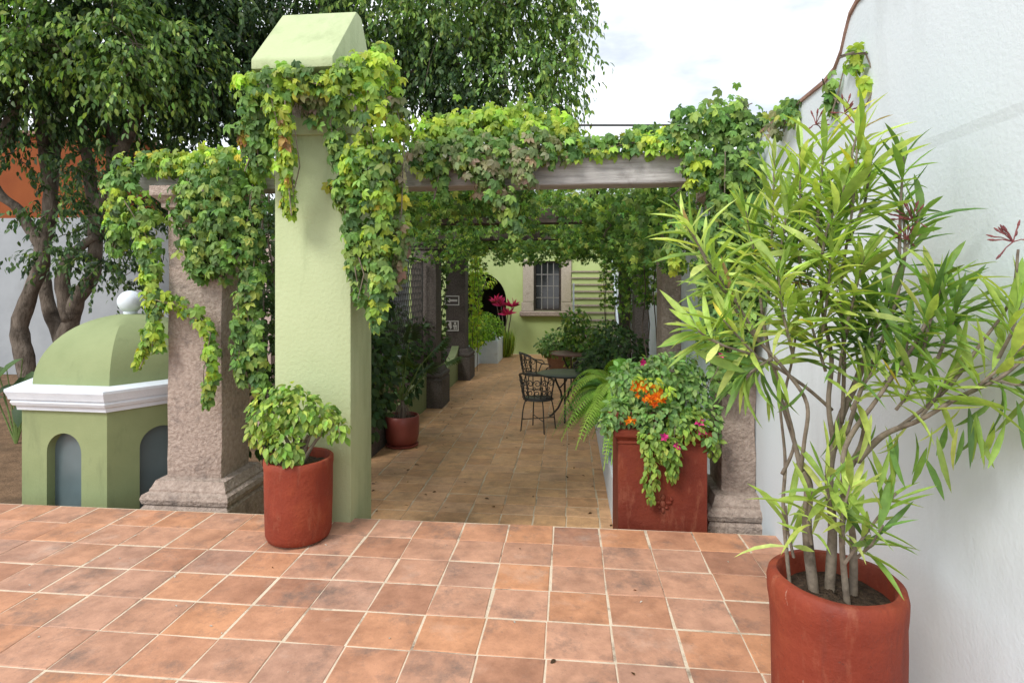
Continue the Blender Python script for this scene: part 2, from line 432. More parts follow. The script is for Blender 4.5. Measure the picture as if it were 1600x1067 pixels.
FICUS = blade([(0, 0), (0.35, 0.23), (0.72, 0.17), (1, 0)], 0.25, 0.3)
OVATE = blade([(0, 0), (0.2, 0.2), (0.5, 0.29), (0.8, 0.16), (1, 0)], 0.2, 0.3)
LANCE = blade([(0, 0), (0.12, 0.035), (0.35, 0.070), (0.62, 0.072), (0.85, 0.038), (1, 0)], 0.16, 0.5)
LANCE2 = blade([(0, 0), (0.12, 0.032), (0.35, 0.066), (0.62, 0.066), (0.85, 0.034), (1, 0)], 0.42, 0.6)
LANCE3 = blade([(0, 0), (0.12, 0.035), (0.35, 0.078), (0.62, 0.078), (0.85, 0.04), (1, 0)], 0.02, 0.4)
def bent(T, c, tw=0.0):
    V, F = T; V = V.copy(); V[:, 0] += c * V[:, 1] ** 2; V[:, 2] += tw * V[:, 1] * V[:, 0]
    return V, F
def slim(T, k): return T[0] * np.array([k, 1, 1]), T[1]
LANCES = [bent(slim(T, w), c, tw) for T, w, c, tw in ((LANCE, .85, .05, .4), (LANCE2, .80, -.08, -.5), (LANCE3, .85, .10, .6), (LANCE, .72, -.12, .2), (LANCE2, .9, .16, .8), (LANCE3, .68, -.04, -.8), (LANCE2, .7, .02, 0.0), (LANCE, .95, .0, .9))]
STRAP = blade([(0, 0), (0.2, 0.022), (0.5, 0.026), (0.8, 0.016), (1, 0)], 0.5, 0.4)
WIDE = blade([(0, 0), (0.15, 0.06), (0.4, 0.11), (0.7, 0.10), (1, 0)], 0.25, 0.4)
PETAL = blade([(0, 0), (0.5, 0.30), (1, 0)], 0.15, 0.3)

def unit(a): return a / np.maximum(np.linalg.norm(a, axis=-1, keepdims=True), 1e-9)
def frames(nrm, tip):
    t = unit(tip); n = nrm - (nrm * t).sum(1, keepdims=True) * t; n = unit(n)
    return np.cross(t, n), t, n
def leaves_mesh(name, T, pos, nrm, tip, size, tint, mat='leaf', parent=None, kind='stuff', smooth=True):
    """many leaves (template or list of templates T) joined into one mesh"""
    Ts = T if isinstance(T, list) else [T]
    pos, nrm, tip = np.asarray(pos, float), np.asarray(nrm, float), np.asarray(tip, float)
    size, tint = np.asarray(size, float), np.asarray(tint, float)
    s, t, n = frames(nrm, tip)
    pick = RNG.integers(0, len(Ts), len(pos))
    AV, AF, AC, off = [], [], [], 0
    for k, (V, F) in enumerate(Ts):
        ix = np.nonzero(pick == k)[0]
        if not len(ix): continue
        P = pos[ix, None, :] + size[ix, None, None] * (V[None, :, 0:1] * s[ix, None, :] + V[None, :, 1:2] * t[ix, None, :] + V[None, :, 2:3] * n[ix, None, :])
        AV.append(P.reshape(-1, 3))
        AF.append((F[None] + (np.arange(len(ix)) * len(V))[:, None, None] + off).reshape(-1, 3))
        AC.append(np.repeat(tint[ix], len(V), 0))
        off += len(ix) * len(V)
    V, F, C = np.vstack(AV), np.vstack(AF), np.vstack(AC)
    me = tri_mesh(name, V, F)
    at = me.attributes.new('tint', 'FLOAT_COLOR', 'POINT')
    at.data.foreach_set('color', np.hstack([C, np.ones((len(C), 1))]).astype(np.float32).ravel())
    if smooth: me.polygons.foreach_set('use_smooth', np.ones(len(F), bool))
    o = link(name, me, mat, parent)
    if kind: o['kind'] = kind
    return o
def tri_mesh(name, V, F):
    me = bpy.data.meshes.new(name)
    me.vertices.add(len(V)); me.vertices.foreach_set('co', np.ascontiguousarray(V, np.float32).ravel())
    me.loops.add(len(F) * 3); me.loops.foreach_set('vertex_index', np.ascontiguousarray(F, np.int32).ravel())
    me.polygons.add(len(F)); me.polygons.foreach_set('loop_start', np.arange(0, len(F) * 3, 3, dtype=np.int32))
    me.update(calc_edges=True)
    return me
def leaf_parts(name, meshes, idx, pos, nrm, tip, size, tint, parent):
    """single leaves as parts that share mesh data"""
    s, t, n = frames(np.asarray(nrm, float), np.asarray(tip, float))
    for i in idx:
        o = bpy.data.objects.new(name, meshes[int(i) % len(meshes)]); COL.objects.link(o)
        attach(o, parent)
        m = Matrix(((s[i][0], t[i][0], n[i][0], 0), (s[i][1], t[i][1], n[i][1], 0), (s[i][2], t[i][2], n[i][2], 0), (0, 0, 0, 1)))
        o.matrix_basis = Matrix.Translation(Vector(pos[i])) @ m @ Matrix.Scale(float(size[i]), 4)
        o.color = (*[float(c) for c in tint[i]], 1)
def shared(name, Ts):
    r = []
    for V, F in Ts:
        me = tri_mesh(name, V, F); me.polygons.foreach_set('use_smooth', np.ones(len(F), bool)); me.materials.append(M['leaf_one']); r.append(me)
    return r
CREEPER_ME = shared('creeper_leaf', CREEPER)
LANCE_ME = shared('lance_leaf', LANCES)
OVATE_ME = shared('ovate_leaf', [OVATE])

PAL = {
    'creeper': [((0.085, 0.165, 0.036), 5), ((0.13, 0.235, 0.050), 6), ((0.20, 0.31, 0.065), 4.5), ((0.06, 0.125, 0.03), 2.5), ((0.30, 0.385, 0.075), 1.5)],
    'yellowing': [((0.30, 0.42, 0.045), 7), ((0.37, 0.46, 0.045), 4), ((0.22, 0.35, 0.05), 6), ((0.50, 0.48, 0.05), .35), ((0.14, 0.255, 0.045), 2)],
    'brown': [((0.46, 0.33, 0.08), 4), ((0.34, 0.18, 0.08), 3), ((0.40, 0.42, 0.07), 4)],
    'dull': [((0.17, 0.20, 0.085), 5), ((0.22, 0.21, 0.12), 4), ((0.11, 0.16, 0.05), 4), ((0.25, 0.19, 0.13), 1.5)],
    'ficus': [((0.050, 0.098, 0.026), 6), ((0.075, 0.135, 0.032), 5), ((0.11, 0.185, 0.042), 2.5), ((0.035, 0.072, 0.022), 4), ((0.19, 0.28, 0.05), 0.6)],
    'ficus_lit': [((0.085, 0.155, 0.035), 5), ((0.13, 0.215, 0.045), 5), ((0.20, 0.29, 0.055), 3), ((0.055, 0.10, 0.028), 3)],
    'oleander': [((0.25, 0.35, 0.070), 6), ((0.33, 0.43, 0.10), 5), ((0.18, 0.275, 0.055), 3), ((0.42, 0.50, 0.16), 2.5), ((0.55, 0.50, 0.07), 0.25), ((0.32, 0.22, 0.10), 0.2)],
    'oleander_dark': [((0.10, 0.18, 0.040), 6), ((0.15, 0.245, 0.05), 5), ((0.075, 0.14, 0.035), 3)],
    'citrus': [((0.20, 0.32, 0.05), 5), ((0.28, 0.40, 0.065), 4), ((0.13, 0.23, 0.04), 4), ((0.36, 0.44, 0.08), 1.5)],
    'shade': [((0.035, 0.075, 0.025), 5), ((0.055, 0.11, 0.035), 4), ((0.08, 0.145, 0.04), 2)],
    'mint': [((0.13, 0.235, 0.065), 5), ((0.19, 0.30, 0.085), 4), ((0.09, 0.17, 0.05), 4)],
    'hedge': [((0.20, 0.36, 0.03), 5), ((0.28, 0.44, 0.04), 4), ((0.12, 0.25, 0.03), 3)],
    'fern': [((0.13, 0.25, 0.035), 5), ((0.20, 0.33, 0.05), 4), ((0.09, 0.18, 0.03), 3)],
    'orange': [((0.80, 0.20, 0.010), 5), ((0.85, 0.30, 0.015), 4), ((0.70, 0.11, 0.012), 3)],
    'magenta': [((0.60, 0.025, 0.22), 5), ((0.72, 0.06, 0.30), 4), ((0.45, 0.02, 0.14), 2)],
    'cordyline': [((0.55, 0.03, 0.16), 6), ((0.40, 0.02, 0.10), 3), ((0.20, 0.03, 0.06), 3)],
    'litter': [((0.14, 0.075, 0.03), 5), ((0.08, 0.045, 0.025), 4), ((0.24, 0.14, 0.05), 2)],
}
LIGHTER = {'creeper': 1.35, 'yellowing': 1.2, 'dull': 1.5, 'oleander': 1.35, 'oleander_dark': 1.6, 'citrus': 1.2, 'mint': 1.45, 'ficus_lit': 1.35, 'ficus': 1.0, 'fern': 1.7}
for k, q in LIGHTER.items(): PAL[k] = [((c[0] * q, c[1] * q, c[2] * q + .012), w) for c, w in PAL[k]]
def tints(n, pal, jit=0.16):
    c = np.array([x[0] for x in PAL[pal]]); w = np.array([x[1] for x in PAL[pal]]); w = w / w.sum()
    t = c[RNG.choice(len(c), n, p=w)]
    return np.clip(t * (1 + RNG.normal(0, jit, (n, 1))) * (1 + RNG.normal(0, jit * 0.4, (n, 3))), 0.005, 0.9)
def rdir(n): return unit(RNG.normal(size=(n, 3)))

def inside(P, boxes):
    m = np.zeros(len(P), bool)
    for x0, x1, y0, y1, z0, z1 in boxes:
        m |= (P[:, 0] > x0) & (P[:, 0] < x1) & (P[:, 1] > y0) & (P[:, 1] < y1) & (P[:, 2] > z0) & (P[:, 2] < z1)
    return m

# ------------------------------------------------------------------ the ground, the terrace and the sunken patio
ground = B().box(-40, 40, -6, 60, LOW - 0.25, LOW - 0.06).build('ground', 'dirt'); tag(ground, kind='structure')

terrace = B().box(-9, 1.45, -4, EDGE, LOW - 0.05, -0.0032).build('terrace', 'grout'); tag(terrace, kind='structure')
def tile_me(name, w, d, h, seed):
    r = random.Random(seed); b = B(); j = 0.0045
    pts = [(-w / 2 + r.uniform(-j, j), -d / 2 + r.uniform(-j, j)), (w / 2 + r.uniform(-j, j), -d / 2 + r.uniform(-j, j)),
           (w / 2 + r.uniform(-j, j), d / 2 + r.uniform(-j, j)), (-w / 2 + r.uniform(-j, j), d / 2 + r.uniform(-j, j))]
    c = 0.004
    ins = [(x - math.copysign(c, x), y - math.copysign(c, y)) for x, y in pts]
    b.rings([[(x, y, -h) for x, y in pts], [(x, y, -0.0025) for x, y in pts], [(x, y, 0) for x, y in ins]])
    bmesh.ops.recalc_face_normals(b.bm, faces=b.bm.faces)
    me = bpy.data.meshes.new(name); b.bm.to_mesh(me); b.bm.free()
    return me
TW, TD = 0.300, 0.2757
variants = [tile_me('terrace_tile', TW - 0.0075, TD - 0.0075, 0.02, k) for k in range(10)]
edge_tiles = [tile_me('terrace_edge_tile', TW - 0.0075, 0.264, 0.025, 20 + k) for k in range(4)]
for me in variants + edge_tiles: me.materials.append(M['tile'])
for r in range(8):
    for c in range(-18, 5):
        x = -0.1 + TW * (c + 0.5)
        if r == 0: y, me = EDGE - 0.127, random.choice(edge_tiles)
        else: y, me = 3.614 - TD * (r - 0.5), random.choice(variants)
        if x > 1.40 or (r >= 5 and x < -4.3) or (r >= 7 and x < -3.5): continue
        o = bpy.data.objects.new('tile', me); COL.objects.link(o); o.parent = terrace
        o.location = (x + random.uniform(-.003, .003), y + random.uniform(-.003, .003) - (0.012 if r == 0 else 0), random.uniform(-.0022, .0012))
        o.rotation_euler = (random.uniform(-.003, .003), random.uniform(-.003, .003), random.uniform(-.006, .006) + (0 if r == 0 else random.choice((0, math.pi))))
b = B()                                                          # the same tiling carries on behind the camera
for r in range(8, 26):
    for c in range(-20, 5):
        x, y = -0.1 + TW * (c + 0.5), 3.614 - TD * (r - 0.5)
        if x < 1.40: b.box(x - .145, x + .145, y - .1325, y + .1325, -0.02, random.uniform(-.002, .001))
for r in range(5, 8):
    for c in range(-24, -14):
        x, y = -0.1 + TW * (c + 0.5), 3.614 - TD * (r - 0.5)
        if x < (-4.3 if r < 7 else -3.5): b.box(x - .145, x + .145, y - .1325, y + .1325, -0.02, random.uniform(-.002, .001))
tag(b.build('tile_rows', 'tile', terrace), kind='stuff')

patio = B().box(-3.0, 1.40, EDGE + 0.004, 17.2, LOW - 0.2, LOW - 0.005).build('patio_floor', 'grout_low'); tag(patio, kind='structure')
LD = 0.235
lv = [tile_me('patio_tile', 0.289, LD - 0.011, 0.02, 40 + k) for k in range(6)]
for me in lv: me.materials.append(M['tile_low'])
b = B()
for r in range(56):
    y = EDGE + 0.16 + LD * r
    for c in range(-10, 5):
        x = -0.02 + 0.3 * (c + 0.5)
        if x > 1.36 or x < -2.95: continue
        if r < 26 and x > -2.6:
            o = bpy.data.objects.new('tile', random.choice(lv)); COL.objects.link(o); o.parent = patio
            o.location = (x + random.uniform(-.006, .006), y + random.uniform(-.004, .004), LOW + random.uniform(-.0025, .0015))
            o.rotation_euler = (random.uniform(-.004, .004), random.uniform(-.004, .004), random.uniform(-.012, .012))
        else:
            b.box(x - .1455, x + .1455, y - .113, y + .113, LOW - 0.02, LOW + random.uniform(-.002, .001))
tag(b.build('tile_rows', 'tile_low', patio), kind='stuff')

# ------------------------------------------------------------------ white garden wall on the right
WX = 1.33
wall = thing('garden_wall', (WX, 6, LOW), 'tall white stucco garden wall with a thin terracotta coping on the right', 'wall')
top = [(-4, 2.93), (2.80, 2.93), (2.87, 2.90), (2.92, 2.83), (2.96, 2.76), (3.03, 2.70), (3.14, 2.675), (3.43, 2.67), (17.1, 2.67)]
pl = [(-4, LOW - .05)] + top + [(17.1, LOW - .05)]
b = B().prism(pl, 'x', WX, WX + 0.24)
b.build('wall_body', 'white_wall', wall)
# a slightly prouder upper render coat feathered out along its lower edge
outer = [(-4, 2.12), (2.42, 2.12), (2.62, 2.28), (2.70, 2.928), (-4, 2.928)]
inner = [(-4, 2.17), (2.34, 2.17), (2.52, 2.32), (2.60, 2.90), (-4, 2.90)]
b = B().rings([[(WX + 0.001, y, z) for y, z in outer], [(WX - 0.0035, y, z) for y, z in inner]])
b.build('upper_render_coat', 'white_wall', wall)
rr = []
for k, (y, z) in enumerate(top):
    j = 0.004
    rr.append([(WX - 0.012 + random.uniform(-j, j), y, z - 0.004), (WX + 0.25, y, z - 0.004), (WX + 0.25, y, z + 0.018 + random.uniform(-j, j)), (WX - 0.012, y, z + 0.014 + random.uniform(-j, j))])
B().rings(rr).build('coping', 'coping', wall)

# ------------------------------------------------------------------ green post with a hooded cap
PY0, PY1 = 3.80, 4.22
px0, px1 = aY(429, 500, PY0).x, aY(548, 500, PY0).x
post = thing('gate_post', ((px0 + px1) / 2, 4.0, 0), 'tall pale green stucco gate post with a sloping hooded cap', 'post')
def stucco_box(x0, x1, y0, y1, z0, z1, bev=0.012, amt=0.004):
    return B().box(x0, x1, y0, y1, z0, z1, bev, 2)
stucco_box(px0, px1, PY0, PY1, LOW - .05, 2.66).build('shaft', 'green_wall', post, ang=40)
stucco_box(px0 - .025, px1 + .025, PY0 - .03, PY1 + .03, 2.64, 2.76).build('collar', 'green_wall', post, ang=40)
stucco_box(px0 + .03, px1 - .03, PY0 + .03, PY1 - .03, 2.755, 3.0).build('neck', 'stone', post, ang=40)
cy0, cy1 = 3.50, 4.34
ccy = 3.96
b = B().prism([(cy0, 2.995), (cy1, 2.995), (cy1, 3.06), (ccy + .05, 3.53), (ccy - .05, 3.53), (cy0, 3.06)], 'x', px0 + .0, px1 + .0)
bmesh.ops.bevel(b.bm, geom=list(b.bm.edges), offset=0.014, segments=2, affect='EDGES', profile=0.6)
b.build('cap', 'green_wall', post, ang=40)

# ------------------------------------------------------------------ stone pillars
def pillar(label, x0, x1, y0, y1, ztop=2.36, mt='stone', group='stone pillars of the pergola', base=LOW, plinth_top=0.16):
    t = thing('stone_pillar', ((x0 + x1) / 2, (y0 + y1) / 2, base), label, 'pillar', group)
    b = B().box(x0, x1, y0, y1, plinth_top - .02, ztop - .16, 0.012, 2)
    es = [e for e in b.bm.edges if e.calc_length() > 1.0]
    bmesh.ops.subdivide_edges(b.bm, edges=es, cuts=14, use_grid_fill=True)
    b.roughen(0.010, 4.0).build('shaft', mt, t, ang=50)
    cx, cy, hx, hy = (x0 + x1) / 2, (y0 + y1) / 2, (x1 - x0) / 2, (y1 - y0) / 2
    prof = [(0.125, base - .05), (0.125, plinth_top - 0.20), (0.105, plinth_top - 0.175), (0.12, plinth_top - 0.165), (0.13, plinth_top - 0.13), (0.12, plinth_top - 0.10),
            (0.085, plinth_top - 0.085), (0.085, plinth_top - 0.07), (0.075, plinth_top - 0.055), (0.055, plinth_top - 0.01), (0.0, plinth_top)]
    def sq(o, z, k=0.0):
        return [(cx - hx - o, cy - hy - o, z), (cx + hx + o, cy - hy - o, z), (cx + hx + o, cy + hy + o, z), (cx - hx - o, cy + hy + o, z)]
    B().rings([sq(o, z) for o, z in prof]).build('plinth', mt, t, ang=25)
    cp = [(0.0, ztop - .18), (0.03, ztop - .16), (0.03, ztop - .13), (0.055, ztop - .10), (0.085, ztop - .075), (0.085, ztop - .004)]
    B().rings([sq(o, z) for o, z in cp]).build('capital', mt, t, ang=25)
    return t
PLX0, PLX1 = aY(262, 600, 4.10).x, aY(346, 600, 4.10).x
pillar('pinkish stone pillar wrapped in creeper beside the green cupola', PLX0, PLX1, 4.10, 4.48)
LX = -2.27
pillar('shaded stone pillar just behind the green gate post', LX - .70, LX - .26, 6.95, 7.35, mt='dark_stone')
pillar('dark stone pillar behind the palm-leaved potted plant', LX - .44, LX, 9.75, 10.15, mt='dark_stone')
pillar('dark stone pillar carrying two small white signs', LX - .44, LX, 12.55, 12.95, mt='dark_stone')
RX0 = 1.09
pillar('grey stone pilaster against the white wall beside the red square planter', RX0, 1.325, 4.25, 4.60, plinth_top=0.14)
pillar('stone pilaster on the right wall rising behind the ferns', RX0 + .01, 1.325, 6.98, 7.38)
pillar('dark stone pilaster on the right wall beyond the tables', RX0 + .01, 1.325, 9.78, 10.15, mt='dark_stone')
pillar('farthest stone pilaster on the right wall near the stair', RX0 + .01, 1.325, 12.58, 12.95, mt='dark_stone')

# ------------------------------------------------------------------ pergola timbers
BT0, BT1 = 2.352, 2.575
def beam(label, x0, x1, y0, y1, z0, z1, mat='wood', name='timber_beam'):
    b = B().box(x0, x1, y0, y1, z0, z1, 0.008, 1)
    ax = 0 if x1 - x0 > y1 - y0 else 1
    es = [e for e in b.bm.edges if abs((e.verts[0].co - e.verts[1].co)[ax]) > 1]
    bmesh.ops.subdivide_edges(b.bm, edges=es, cuts=24, use_grid_fill=True)
    b.roughen(0.006, 2.5)
    return tag(b.build(name, mat, ang=40), label, 'beam', 'timbers of the pergola')
xb0 = aY(213, 260, 4.24).x
beam('long weathered grey front beam of the pergola half under creeper', xb0, 1.325, 4.24, 4.46, BT0, BT1)
beam('dark cross beam of the pergola above the second pillars', LX - .6, 1.325, 7.05, 7.25, BT0, BT1, 'dark_wood')
beam('dark cross beam of the pergola above the third pillars', LX - .6, 1.325, 9.85, 10.05, BT0, BT1, 'dark_wood')
beam('dark cross beam of the pergola nearest the green house', LX - .6, 1.325, 12.65, 12.85, BT0, BT1, 'dark_wood')
for k, x in enumerate((-2.50, -1.62, -0.68, 0.28, 1.2)):
    names = ('over the left row of pillars', 'second from the left row of pillars', 'along the middle of the passage', 'second from the white wall', 'along the white wall')
    beam('dark roof joist of the pergola running ' + names[k], x - .04, x + .04, 4.5, 13.0, BT1 + 0.004, BT1 + 0.105, 'dark_wood', 'roof_joist')
tag(B().tube([aY(860, 215, 4.3) + Vector((0, 0, 0)), aY(1000, 214, 4.3), aY(1130, 213, 4.3), aY(1260, 211, 4.3)], 0.004, 6).build('steel_wire', 'wire'), 'thin steel wire stretched above the front beam', 'wire')
tag(B().tube([aY(880, 196, 6.5), aY(1100, 196, 6.5), aY(1200, 197, 6.5)], 0.012, 8).build('roof_pipe', 'iron'), 'thin dark pipe above the creeper against the sky', 'pipe')

# ------------------------------------------------------------------ green cupola
CA = R(117.6)
ccor = Vector((-3.53, 4.10, 0))
CR = 0.75
cc = ccor + Vector((math.cos(CA), math.sin(CA), 0)) * CR
cup = thing('cupola', (cc.x, cc.y, LOW), 'low moss green cupola with white cornice, dome and white ball on top', 'cupola')
def hexpt(k, r, z):
    a = CA + math.pi + k * math.pi / 3
    return Vector((cc.x + r * math.cos(a), cc.y + r * math.sin(a), z))
ZC = 0.66
for k in range(6):
    p0, p1 = hexpt(k, CR, 0), hexpt(k + 1, CR, 0)
    u = (p1 - p0).normalized(); L = (p1 - p0).length
    nin = Vector((cc.x, cc.y, 0)) - (p0 + p1) / 2; nin.normalize()
    hw, zs, zb = 0.152, 0.31, -0.36
    n = 16
    arc = [(L / 2 - hw * math.cos(math.pi * i / n), zs + hw * math.sin(math.pi * i / n)) for i in range(n + 1)]
    b = B()
    def P(uu, z, dd=0.0): return p0 + u * uu + nin * dd + Vector((0, 0, z))
    def quad(*pp): b.bm.faces.new([b.bm.verts.new(p) for p in pp])
    quad(P(0, LOW - .05), P(L / 2 - hw, LOW - .05), P(L / 2 - hw, ZC), P(0, ZC))
    quad(P(L / 2 + hw, LOW - .05), P(L, LOW - .05), P(L, ZC), P(L / 2 + hw, ZC))
    quad(P(L / 2 - hw, LOW - .05), P(L / 2 + hw, LOW - .05), P(L / 2 + hw, zb), P(L / 2 - hw, zb))
    for i in range(n):
        (u0, z0), (u1, z1) = arc[i], arc[i + 1]
        quad(P(u0, z0), P(u1, z1), P(u1, ZC), P(u0, ZC))
    edge = [(L / 2 - hw, zb)] + arc + [(L / 2 + hw, zb)]
    for i in range(len(edge)):
        (u0, z0), (u1, z1) = edge[i], edge[(i + 1) % len(edge)]
        quad(P(u0, z0), P(u1, z1), P(u1, z1, .075), P(u0, z0, .075))
    bmesh.ops.remove_doubles(b.bm, verts=b.bm.verts, dist=1e-4)
    b.build('side_wall', 'green_dome', cup)
    g = B(); g.bm.faces.new([g.bm.verts.new(P(uu, z, .07)) for uu, z in edge])
    g.build('arched_pane', 'dusty_glass', cup)
prof = [(CR - .02, ZC - .03), (CR + .03, ZC - .02), (CR + .035, ZC + .01), (CR + .06, ZC + .02), (CR + .075, ZC + .045), (CR + .065, ZC + .065), (CR + .085, ZC + .07),
        (CR + .09, ZC + .09), (CR + .11, ZC + .13), (CR + .11, ZC + .15), (CR - .02, ZC + .165)]
B().rings([[hexpt(k, r, z) for k in range(6)] for r, z in prof]).build('cornice', 'white_paint', cup, ang=22)
DB, DH, DR = ZC + .155, 0.54, 0.685
rings = []
for i in range(17):
    t = i / 16 * math.pi / 2 * 0.985
    r = DR * math.cos(t) ** 0.92; z = DB + DH * math.sin(t)
    ring = []
    for k in range(6):
        for s in range(6):
            f = s / 6
            q = hexpt(k, r, z) * (1 - f) + hexpt(k + 1, r, z) * f
            ring.append(q)
    rings.append(ring)
B().rings(rings).build('dome', 'green_dome', cup, ang=28)
B().lathe(cc.x, cc.y, [(.05, DB + DH - .02), (.055, DB + DH + .02), (.04, DB + DH + .03)], 20).build('finial_neck', 'white_paint', cup, smooth=True)
B().ball((cc.x, cc.y, DB + DH + .105), 0.099, 24, 16).roughen(0.004, 9).build('finial_ball', 'white_paint', cup, smooth=True)

# ------------------------------------------------------------------ walls at the back left
gw = thing('boundary_wall', (-9, 12.5, LOW), 'white boundary wall behind the tree trunks on the left', 'wall')
B().box(-22, -3.6, 12.5, 12.75, LOW - .05, 3.15).build('wall_body', 'shaded_wall', gw)
ob = thing('orange_house', (-14, 13, LOW), 'orange house wall rising above the white boundary wall behind the trees', 'house')
B().box(-24, -10.9, 12.9, 16, LOW - .05, 5.2, 0.02).build('wall_body', 'orange_wall', ob)
B().box(-24.1, -10.8, 12.8, 16.1, 5.2, 5.32, 0.02).build('roof_edge', 'coping', ob)

# ------------------------------------------------------------------ the green house at the end
HY = 17.2
house = thing('green_house', (-1, HY, LOW), 'light green house front with arched doorway and stone-framed window at the far end', 'house')
wx0, wx1, wz0, wz1 = aY(834, 485, HY).x, aY(877, 485, HY).x, aY(833, 486, HY).z, aY(833, 408, HY).z
dx1 = aY(791, 500, HY).x; dhw = 0.86; dxc = dx1 - dhw; dzs = aY(790, 470, HY).z
HT = 4.2
b = B()
def hq(*pp): b.bm.faces.new([b.bm.verts.new(p) for p in pp])
def rect(x0, x1, z0, z1): hq((x0, HY, z0), (x1, HY, z0), (x1, HY, z1), (x0, HY, z1))
Lw = LOW - .05
rect(-9, dxc - dhw, Lw, HT)
rect(dx1, wx0, Lw, HT); rect(wx1, 3.2, Lw, HT); rect(wx0, wx1, Lw, wz0); rect(wx0, wx1, wz1, HT)
n = 20
arc = [(dxc - dhw * math.cos(math.pi * i / n), dzs + dhw * math.sin(math.pi * i / n)) for i in range(n + 1)]
for i in range(n):
    (u0, z0), (u1, z1) = arc[i], arc[i + 1]
    hq((u0, HY, z0), (u1, HY, z1), (u1, HY, HT), (u0, HY, HT))
    hq((u0, HY, z0), (u1, HY, z1), (u1, HY + .3, z1), (u0, HY + .3, z0))
for x in (dxc - dhw, dx1): hq((x, HY, Lw), (x, HY, dzs), (x, HY + .3, dzs), (x, HY + .3, Lw))
for a, c in (((wx0, wz0), (wx1, wz0)), ((wx1, wz0), (wx1, wz1)), ((wx1, wz1), (wx0, wz1)), ((wx0, wz1), (wx0, wz0))):
    hq((a[0], HY, a[1]), (c[0], HY, c[1]), (c[0], HY + .14, c[1]), (a[0], HY + .14, a[1]))
bmesh.ops.remove_doubles(b.bm, verts=b.bm.verts, dist=1e-4)
b.build('front_wall', 'lime_wall', house)
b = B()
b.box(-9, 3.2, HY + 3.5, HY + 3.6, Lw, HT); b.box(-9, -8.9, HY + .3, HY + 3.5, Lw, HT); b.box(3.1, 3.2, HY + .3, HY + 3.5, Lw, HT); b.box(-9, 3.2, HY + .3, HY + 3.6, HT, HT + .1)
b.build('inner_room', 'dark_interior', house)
B().box(-9.1, 3.3, HY - .12, HY + .3, HT, HT + .16).build('cornice', 'white_paint', house)
dg = B()
for x in (dxc - .02,): dg.box(x, x + .05, HY + .2, HY + .24, Lw, dzs + dhw - .02)
dg.build('door_post', 'dark_wood', house)
win = B()
def fr(x0, x1, z0, z1, y0=HY + .06, y1=HY + .11): win.box(x0, x1, y0, y1, z0, z1)
fw = 0.055
fr(wx0, wx0 + fw, wz0, wz1); fr(wx1 - fw, wx1, wz0, wz1); fr(wx0 + fw, wx1 - fw, wz0, wz0 + fw); fr(wx0 + fw, wx1 - fw, wz1 - fw, wz1)
wo = win.build('window', 'dark_wood', house)
WWd = (wx1 - wx0 - 2 * fw)
cols = [wx0 + fw + WWd * t for t in (0, .25, .5, .75, 1.0)]
rows = [wz0 + fw + (wz1 - wz0 - 2 * fw) * t for t in (0, .25, .5, .75, 1.0)]
win = B()
for x in cols[1:-1]: fr(x - .014, x + .014, rows[0], rows[-1], HY + .065, HY + .10)
for z in rows[1:-1]:
    for i in range(4): fr(cols[i] + .014, cols[i + 1] - .014, z - .012, z + .012, HY + .068, HY + .098)
win.build('muntin', 'muntin', wo)
for i in range(4):
    for j in range(4):
        p = B(); p.box(cols[i] + .014, cols[i + 1] - .014, HY + .08, HY + .084, rows[j] + .012, rows[j + 1] - .012); p.build('pane', 'dark_glass', wo)
sxl = aY(815, 480, HY).x
b = B().box(sxl + .04, wx0, HY - .05, HY + .05, wz0 + .28, wz1 + .05, 0.01); b.build('stone_jamb', 'pale_stone', house)
B().box(sxl, wx0, HY - .07, HY + .05, wz0, wz0 + .27, 0.01).build('jamb_foot', 'pale_stone', house)
B().box(wx1, wx1 + .30, HY - .05, HY + .05, wz0 + .28, wz1 + .05, 0.01).build('stone_jamb', 'pale_stone', house)
B().box(wx1, wx1 + .34, HY - .07, HY + .05, wz0, wz0 + .27, 0.01).build('jamb_foot', 'pale_stone', house)
B().box(sxl - .05, wx1 + .40, HY - .16, HY + .05, wz0 - .15, wz0 - .003, 0.02).build('window_sill', 'stone', house)

st = thing('outdoor_stair', (.7, 15.6, LOW), 'light green outdoor stair with dark step edges beside the window', 'stair')
sx0, sx1 = aY(894, 450, 15.6).x, 1.31
for k in range(13):
    z = LOW + 0.19 * (k + 1); y = 14.6 + 0.19 * k
    if k < 13:
        s = B().box(sx0, sx1 - .06, y, HY - .01, z - 0.19 + .002, z - .035).build('riser', 'lime_wall', st)
        B().box(sx0 - .02, sx1 - .06, y - .045, min(y + .25, HY - .01), z - .034, z).build('tread', 'stone', s)
B().prism([(14.5, LOW), (14.5, LOW + .35), (HY - .02, LOW + 2.9), (HY - .02, LOW)], 'x', sx1 - .055, sx1 - .005).build('stringer', 'white_paint', st)
B().tube([(sx0 + .03, 14.62, LOW + .1), (sx0 + .03, 14.62, 1.6)], 0.022, 8).build('rail_post', 'white_paint', st)

